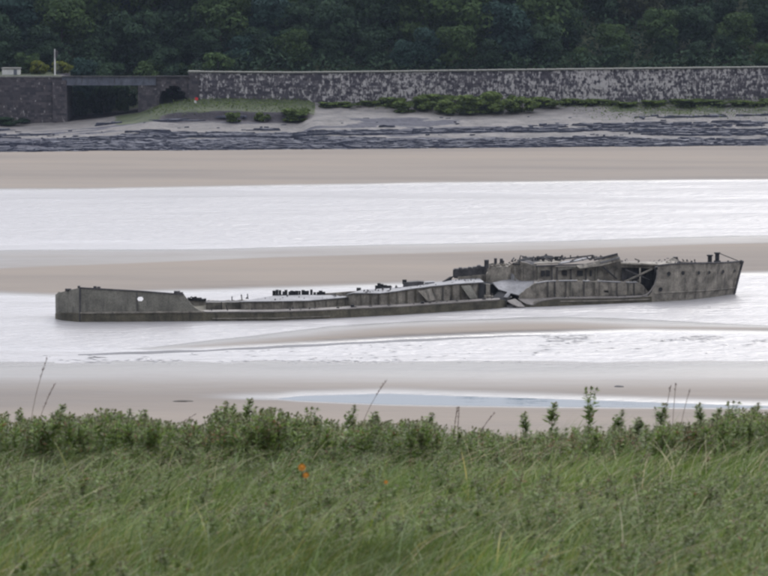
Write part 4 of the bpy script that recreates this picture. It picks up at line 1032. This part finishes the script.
def blades(n, xr_, yr, h, wid, lean, cols_, seed, seg=4, base_y=None, az=0.1, azs=1.5):
    r = np.random.default_rng(seed)
    X = r.uniform(*xr_, n); Y = r.uniform(*yr, n)
    keep = np.abs(X) < (Y*.125+1.3); X, Y = X[keep], Y[keep]; n = len(X)
    Z = near_z(X, Y)-.03
    clump = fbm(X*1.1, Y*.8, 3, seed+5)
    H = r.uniform(*h, n)*(.6+.8*clump); W = r.uniform(*wid, n)
    A = r.normal(az, azs, n)+(fbm(X*.4, Y*.4, 2, seed+8)-.5)*1.6
    Ln = r.uniform(*lean, n)*(.6+.8*fbm(X*.7, Y*.7, 2, seed+3))
    wa = r.uniform(0, np.pi, n); wx, wy = np.cos(wa), np.sin(wa)*.6
    pts = []
    for s in range(seg+1):
        f = s/seg; hor = Ln*H*f**1.8; ver = H*f*(1-.42*np.minimum(Ln, 1.3)*f)
        cx_, cy_, cz_ = X+np.cos(A)*hor, Y+np.sin(A)*hor, Z+ver
        ww = W*(1-f**1.5)/2+.0004
        pts.append(np.stack([cx_-wx*ww, cy_-wy*ww, cz_], -1)); pts.append(np.stack([cx_+wx*ww, cy_+wy*ww, cz_], -1))
    V = np.stack(pts, 1); k = 2*(seg+1)
    F = np.concatenate([(np.array([[2*s, 2*s+1, 2*s+3, 2*s+2]])[None]+k*np.arange(n)[:, None, None]).reshape(-1, 4) for s in range(seg)])
    ci = r.random(n)*.55+.45*fbm(X*.55, Y*.35, 3, seed+12)*1.1-.05; ci = np.clip(ci, 0, .999)*(len(cols_)-1)
    C = np.array(cols_); lo = np.floor(ci).astype(int); fr = (ci-lo)[:, None]; cc_ = C[lo]*(1-fr)+C[lo+1]*fr
    cc_ = cc_*(r.uniform(.6, 1.35, n)*(.45+1.05*fbm(X*1.3, Y*.9, 3, 99)))[:, None]
    strand = r.random(n) < .05; cc_[strand] = cc_[strand]*np.array((1.7, 1.35, 1.5))
    CC = np.concatenate([np.repeat(cc_[:, None], k, 1), np.ones((n, k, 1))], -1).reshape(-1, 4)
    return V.reshape(-1, 3), F, CC
def stuff_mesh(name, parts, mat, label, cat):
    Vs, Fs, Cs = [], [], []; off = 0
    for V, F, C in parts: Vs.append(V); Fs.append(F+off); Cs.append(C); off += len(V)
    me = np_mesh(name, np.concatenate(Vs), np.concatenate(Fs), {'Col': ('POINT', 'FLOAT_COLOR', np.concatenate(Cs))})
    return tag(link(name, me, mat), label, cat, kind='stuff')
G1 = [(.045, .085, .015), (.09, .15, .026), (.13, .19, .035), (.09, .165, .055), (.20, .215, .06), (.32, .27, .12)]
G2_ = [(.05, .095, .018), (.10, .165, .03), (.15, .21, .045), (.24, .22, .08)]
G1 = [(a*.9, b_*.86, c*.74) for a, b_, c in G1]; G2_ = [(a*.9, b_*.86, c*.74) for a, b_, c in G2_]
stuff_mesh('grass', [blades(110000, (-6.5, 6.5), (17.5, 36), (.14, .34), (.004, .010), (.25, 1.1), G1, 11),
                     blades(14000, (-6.5, 6.5), (17.5, 35), (.35, .6), (.008, .016), (.5, 1.3), G1, 21, 5, azs=1.0),
                     blades(45000, (-6.5, 6.5), (17.5, 36), (.12, .3), (.006, .013), (.1, .8), G2_, 12, 3)], M['grass'],
           'thick windblown green grass covering the near bank', 'grass')
stuff_mesh('pale_grass_stems', [blades(4200, (-6, 6), (17.5, 33), (.5, .75), (.003, .006), (.8, 1.7), [(.2, .2, .1), (.3, .27, .15), (.36, .32, .2)], 15, 6, az=.25, azs=.5)], M['grass'],
           'scattered pale dry grass stems bent over in the near grass', 'grass')
# leafy weeds
def weed_arrays(seed, H, nl, leaf=.05, bushy=.5, brown=0., branches=3):
    r = np.random.default_rng(seed); V = []; F = []; C = []
    def quad(p0, d, wdir, l, w, c):
        o_ = len(V); m_ = p0+d*l*.5
        V.extend([p0, m_+wdir*w, p0+d*l, m_-wdir*w]); F.append((o_, o_+1, o_+2, o_+3)); C.extend([(*c, 1)]*4)
    def stem(p0, d, h, n_leaf, w=.004):
        p = np.array(p0, float); seg = 7; d = np.array(d, float); prev = p.copy()
        cs = np.array((.07, .075, .04))*(1-brown)+np.array((.12, .07, .05))*brown
        for s in range(seg):
            nd = d+r.normal(size=3)*.07; nd /= np.linalg.norm(nd); q = prev+nd*h/seg
            for sd_ in (np.array((1, 0, 0)), np.array((0, 1, 0))):
                o_ = len(V); ww = w*(1-.7*s/seg)
                V.extend([prev-sd_*ww, prev+sd_*ww, q+sd_*ww*.85, q-sd_*ww*.85]); F.append((o_, o_+1, o_+2, o_+3)); C.extend([(*cs, 1)]*4)
            for _ in range(max(1, n_leaf//seg)):
                a = r.uniform(0, 6.28); f = r.random(); pos = prev+(q-prev)*f
                ld = np.array((math.cos(a), math.sin(a), r.uniform(-.1, .9))); ld /= np.linalg.norm(ld)
                wd = np.cross(ld, (0, 0, 1.)); wd /= np.linalg.norm(wd); wd = wd+r.normal(size=3)*.35
                g = r.random(); c = np.array((.075, .135, .026))*(1-g)+np.array((.21, .28, .07))*g
                if r.random() < brown: c = np.array((.22, .13, .07))*r.uniform(.7, 1.2)
                sz = leaf*r.uniform(.5, 1.25)*(1.1-.5*(s+f)/seg)
                quad(pos, ld, wd, sz, sz*.17, c)
            prev = q
        for _ in range(7):                                   # top cluster
            ld = r.normal(size=3); ld[2] = abs(ld[2]); ld /= np.linalg.norm(ld); wd = np.cross(ld, (0, 0, 1.)); wd /= np.linalg.norm(wd)+1e-6
            g = r.random(); c = np.array((.08, .09, .04))*(1-g)+np.array((.17, .16, .08))*g
            quad(prev-ld*.005, ld, wd, leaf*.5, leaf*.14, c)
    stem((0, 0, -.03), (r.normal(0, .05), r.normal(0, .05), 1), H, nl)
    for _ in range(branches):
        a = r.uniform(0, 6.28); z = H*r.uniform(.35, .75); k = bushy*r.uniform(.4, 1.1)
        d = np.array((math.cos(a)*k, math.sin(a)*k, 1.)); d /= np.linalg.norm(d)
        stem((0, 0, z), d, (H-z)*r.uniform(.6, .95), int(nl*.4), .0025)
    return np.array(V, float), np.array(F), np.array(C)
W_ = [weed_arrays(900+i, .55, 56, .075, .55, .04, 4) for i in range(6)]+[weed_arrays(950+i, .5, 40, .065, .5, .45, 3) for i in range(3)]
crest = [(-60, 417), (0, 417), (110, 414), (190, 424), (215, 413), (260, 410), (300, 420), (370, 420), (430, 424), (500, 436), (545, 430), (600, 427), (650, 427), (700, 422), (735, 411), (768, 408), (840, 408)]
parts = []; r = np.random.default_rng(5)
for i in range(4600):
    Y = r.uniform(17.5, 35.9) if r.random() < .62 else r.uniform(32, 35.9); x = r.uniform(-5.3, 5.3); px = 384+FP*x/Y
    z = float(near_z(np.array([x]), np.array([Y]))[0])
    ztop = CAM_H-(float(ip(px, crest))+95)/FP*Y               # crest line seen along this ray
    hmax = ztop-z
    if Y > 32.3:
        if r.random() < .15: continue
        if fbm(np.array(px*.035), np.array(3.3), 3, 61) < .36 and r.random() < .6: continue
        h = hmax*r.uniform(.6, 1.06)*(.82+.3*float(fbm(np.array(px*.06), np.array(1.3), 3, 62)))
    else:
        if fbm(np.array(x*.5), np.array(Y*.4), 3, 63) < .34+(32.3-Y)*.011: continue
        h = r.uniform(.16, .36)
    if h < .12: continue
    brown = (500 < px < 720 and 29 < Y < 34.6 and r.random() < .55) or (150 < px < 230 and 30 < Y < 33 and r.random() < .4) or r.random() < .05
    V, F, C = W_[6+r.integers(0, 3)] if brown else W_[r.integers(0, 6)]
    s = h/.55; a = r.uniform(0, 6.28); V2 = V*np.array((.9, .9, s)) if s < 1 else V*np.array((1, 1, s))
    V2 = V2*np.array((.5+.5*min(s, 1), .5+.5*min(s, 1), 1))
    ca, sa_ = math.cos(a), math.sin(a); V3 = np.stack([V2[:, 0]*ca-V2[:, 1]*sa_+x+V2[:, 2]*.10, V2[:, 0]*sa_+V2[:, 1]*ca+Y, V2[:, 2]+z], -1)
    C2 = C.copy(); C2[:, :3] *= r.uniform(.75, 1.2)
    parts.append((V3, F, C2))
stuff_mesh('weed_cover', parts, M['weed'], 'dense leafy green weeds massed along the crest of the near bank', 'weeds')

# single plants that stand out against the sand
def plant(px, ytop, Y, name, label, arrays, lean=.08, group=None, cat='plant', wide=1):
    x = (px-384)/FP*Y; z = float(near_z(np.array([x]), np.array([Y]))[0])
    h = CAM_H-(ytop+95)/FP*Y-z
    V, F, C = arrays; hh_ = V[:, 2].max()
    V2 = V*np.array((wide, wide, h/hh_)); V2[:, 0] += (V2[:, 2]-h)*lean
    me = np_mesh(name, V2, F, {'Col': ('POINT', 'FLOAT_COLOR', C)}); me.materials.append(M['weed'])
    r_ = empty(name, (x, Y, z), label, cat, group)
    link('stem_and_leaves', me, None, r_)
    return r_
tall = [weed_arrays(700+i, .8, 110, .085, .3, .03, 4) for i in range(6)]
spec = [(18, 409, 'leafy weed with a small tip at the far left of the crest'), (55, 405, 'leafy weed standing clear of the crest at left, under the leaning grass stalk'),
 (100, 408, 'leafy weed on the crest, below the left corner of the wreck'), (122, 410, 'short leafy weed on the crest below the stern hole'), (140, 411, 'short leafy weed right of the stern hole position on the crest'),
 (222, 402, 'leafy weed left one of a close tall cluster below the first hatch trunk'), (234, 405, 'leafy weed inside the close cluster below the first hatch trunk'), (244, 399, 'tallest weed of the close cluster below the first hatch trunk'),
 (313, 407, 'leafy weed left of the tip of the blue pool'), (349, 406, 'bushy weed in front of the left part of the blue pool'), (374, 413, 'small weed right of the bushy one before the pool'),
 (430, 414, 'weed with thin open top in front of the pool'), (528, 413, 'upright weed at the left side of the gap in the crest'), (551, 403, 'tall weed just left of the tallest plant'),
 (594.5, 386, 'tallest weed on the crest, a narrow plant reaching across the pool'), (620, 411, 'leafy weed right of the tallest plant'), (640, 419, 'low weed between the tallest plant and the thin twigs'), (665, 404, 'narrow dark weed at the foot of the thin bare twigs'),
 (704, 404, 'leafy weed right of the thin bare twigs'), (718, 409, 'weed left of the thick clump at the right edge'), (738, 401, 'taller weed of the thick clump at the right edge'), (757, 404, 'weed at the right end of the crest')]
for i, (px, yt, lb) in enumerate(spec):
    plant(px, yt, 34.2+.25*(i % 4), 'leafy_weed', lb, tall[i % 6], lean=random.uniform(-.05, .15))
def stalk_arrays(seed, H, head, brown=True, curve=.3):
    r = np.random.default_rng(seed); V = []; F = []; C = []; prev = np.array((0, 0, -.03)); n_ = 10
    for s in range(n_):
        f = (s+1)/n_; q = np.array((curve*H*f**2, 0, H*f))
        for sd_ in (np.array((1, 0, 0)), np.array((0, 1, 0))):
            o_ = len(V); w = .0028; V.extend([prev-sd_*w, prev+sd_*w, q+sd_*w, q-sd_*w]); F.append((o_, o_+1, o_+2, o_+3)); C.extend([(.16, .13, .10, 1)]*4)
        if f > 1-head:
            for _ in range(14):
                d = np.array((curve*.9, 0, 1.))+r.normal(size=3)*.28; d /= np.linalg.norm(d); wd = np.cross(d, r.normal(size=3)); wd /= np.linalg.norm(wd)
                o_ = len(V); p0 = prev+(q-prev)*r.random(); l = .03; V.extend([p0, p0+d*l*.5+wd*.004, p0+d*l, p0+d*l*.5-wd*.004]); F.append((o_, o_+1, o_+2, o_+3)); g = r.uniform(.7, 1.2); C.extend([(.17*g, .12*g, .11*g, 1)]*4)
        prev = q
    return np.array(V, float), np.array(F), np.array(C)
for px, yt, hd, cv, lb in ((24, 357, .18, .22, 'tall leaning grass stalk with a seed head at the far left'), (29, 384, .3, .25, 'shorter leaning grass stalk beside the tall one at far left'),
   (355, 379, .16, .35, 'thin grass stalk leaning right across the left part of the blue pool'), (453, 407, .45, .06, 'brown upright seed spike, left of a pair in the middle of the crest'),
   (458, 408, .4, .02, 'brown upright seed spike, right of a pair in the middle of the crest'), (473, 414, .4, .25, 'leaning brown seed spike right of the upright pair'),
   (666, 386, .1, .08, 'thin bare twig, leftmost of three by the narrow dark weed'), (675, 384, .1, .04, 'thin bare twig, middle of three by the narrow dark weed'), (682, 390, .1, .12, 'thin bare twig, rightmost of three by the narrow dark weed'),
   (148, 415, .3, .5, 'pale grass stalk leaning right below the middle of the stern')):
    plant(px, yt, 34.0, 'grass_stalk', lb, stalk_arrays(int(px), .9, hd, True, cv), lean=0)
# orange flowers
def flower(px, py, Y, label, s=.022):
    p = atY(px, py, Y); z = float(near_z(np.array([p.x]), np.array([Y]))[0])
    r_ = empty('orange_flower', (p.x, Y, z), label, 'flower')
    m, t, b = newmat('orange_petal'); b.inputs['Base Color'].default_value = (.6, .25, .03, 1); b.inputs['Roughness'].default_value = .6
    bm = bmesh.new(); cyl(bm, (0, 0, 0), (0, 0, p.z-z), .002, .0015, 5); bmobj('stem', bm, M['shrub'], r_)
    bm = bmesh.new(); c_ = Vector((0, 0, p.z-z))
    for k in range(9):
        a = k*2*math.pi/9; d = Vector((math.cos(a), -.35, math.sin(a))); w = Vector((-math.sin(a), 0, math.cos(a)))
        bm.faces.new([bm.verts.new(v) for v in (c_, c_+d*s*.7+w*s*.3, c_+d*s*1.2, c_+d*s*.7-w*s*.3)])
    bmobj('petals', bm, m, r_)
    bm = bmesh.new(); bmesh.ops.create_icosphere(bm, subdivisions=1, radius=s*.45)
    for v in bm.verts: v.co += c_-Vector((0, .006, 0))
    bmobj('flower_centre', bm, m, r_)
flower(302, 467, 25.2, 'bright orange flower in the grass left of centre, the upper of a pair', .028)
flower(306, 475, 25.0, 'orange flower in the grass left of centre, the lower of a pair', .022)
flower(386, 482, 24.0, 'small faint orange flower in the grass near the centre', .014)

# ------------------------------------------------------------------ haze
me = bpy.data.meshes.new('haze'); a_, b_, z0, z1 = 450, 720, -2.5, 62
V = [(-a_, -70, z0), (a_, -70, z0), (a_, b_, z0), (-a_, b_, z0), (-a_, -70, z1), (a_, -70, z1), (a_, b_, z1), (-a_, b_, z1)]
me.from_pydata(V, [], box_faces(0))
m = bpy.data.materials.new('haze'); m.use_nodes = True; t = m.node_tree; t.nodes.clear()
pv = t.nodes.new('ShaderNodeVolumePrincipled'); pv.inputs['Density'].default_value = .00004; pv.inputs['Color'].default_value = (.62, .76, 1, 1); pv.inputs['Anisotropy'].default_value = .3
ou = t.nodes.new('ShaderNodeOutputMaterial'); t.links.new(pv.outputs[0], ou.inputs['Volume'])
o = link('haze', me, m); tag(o, 'thin bluish haze in the air over the estuary', 'haze', kind='stuff')
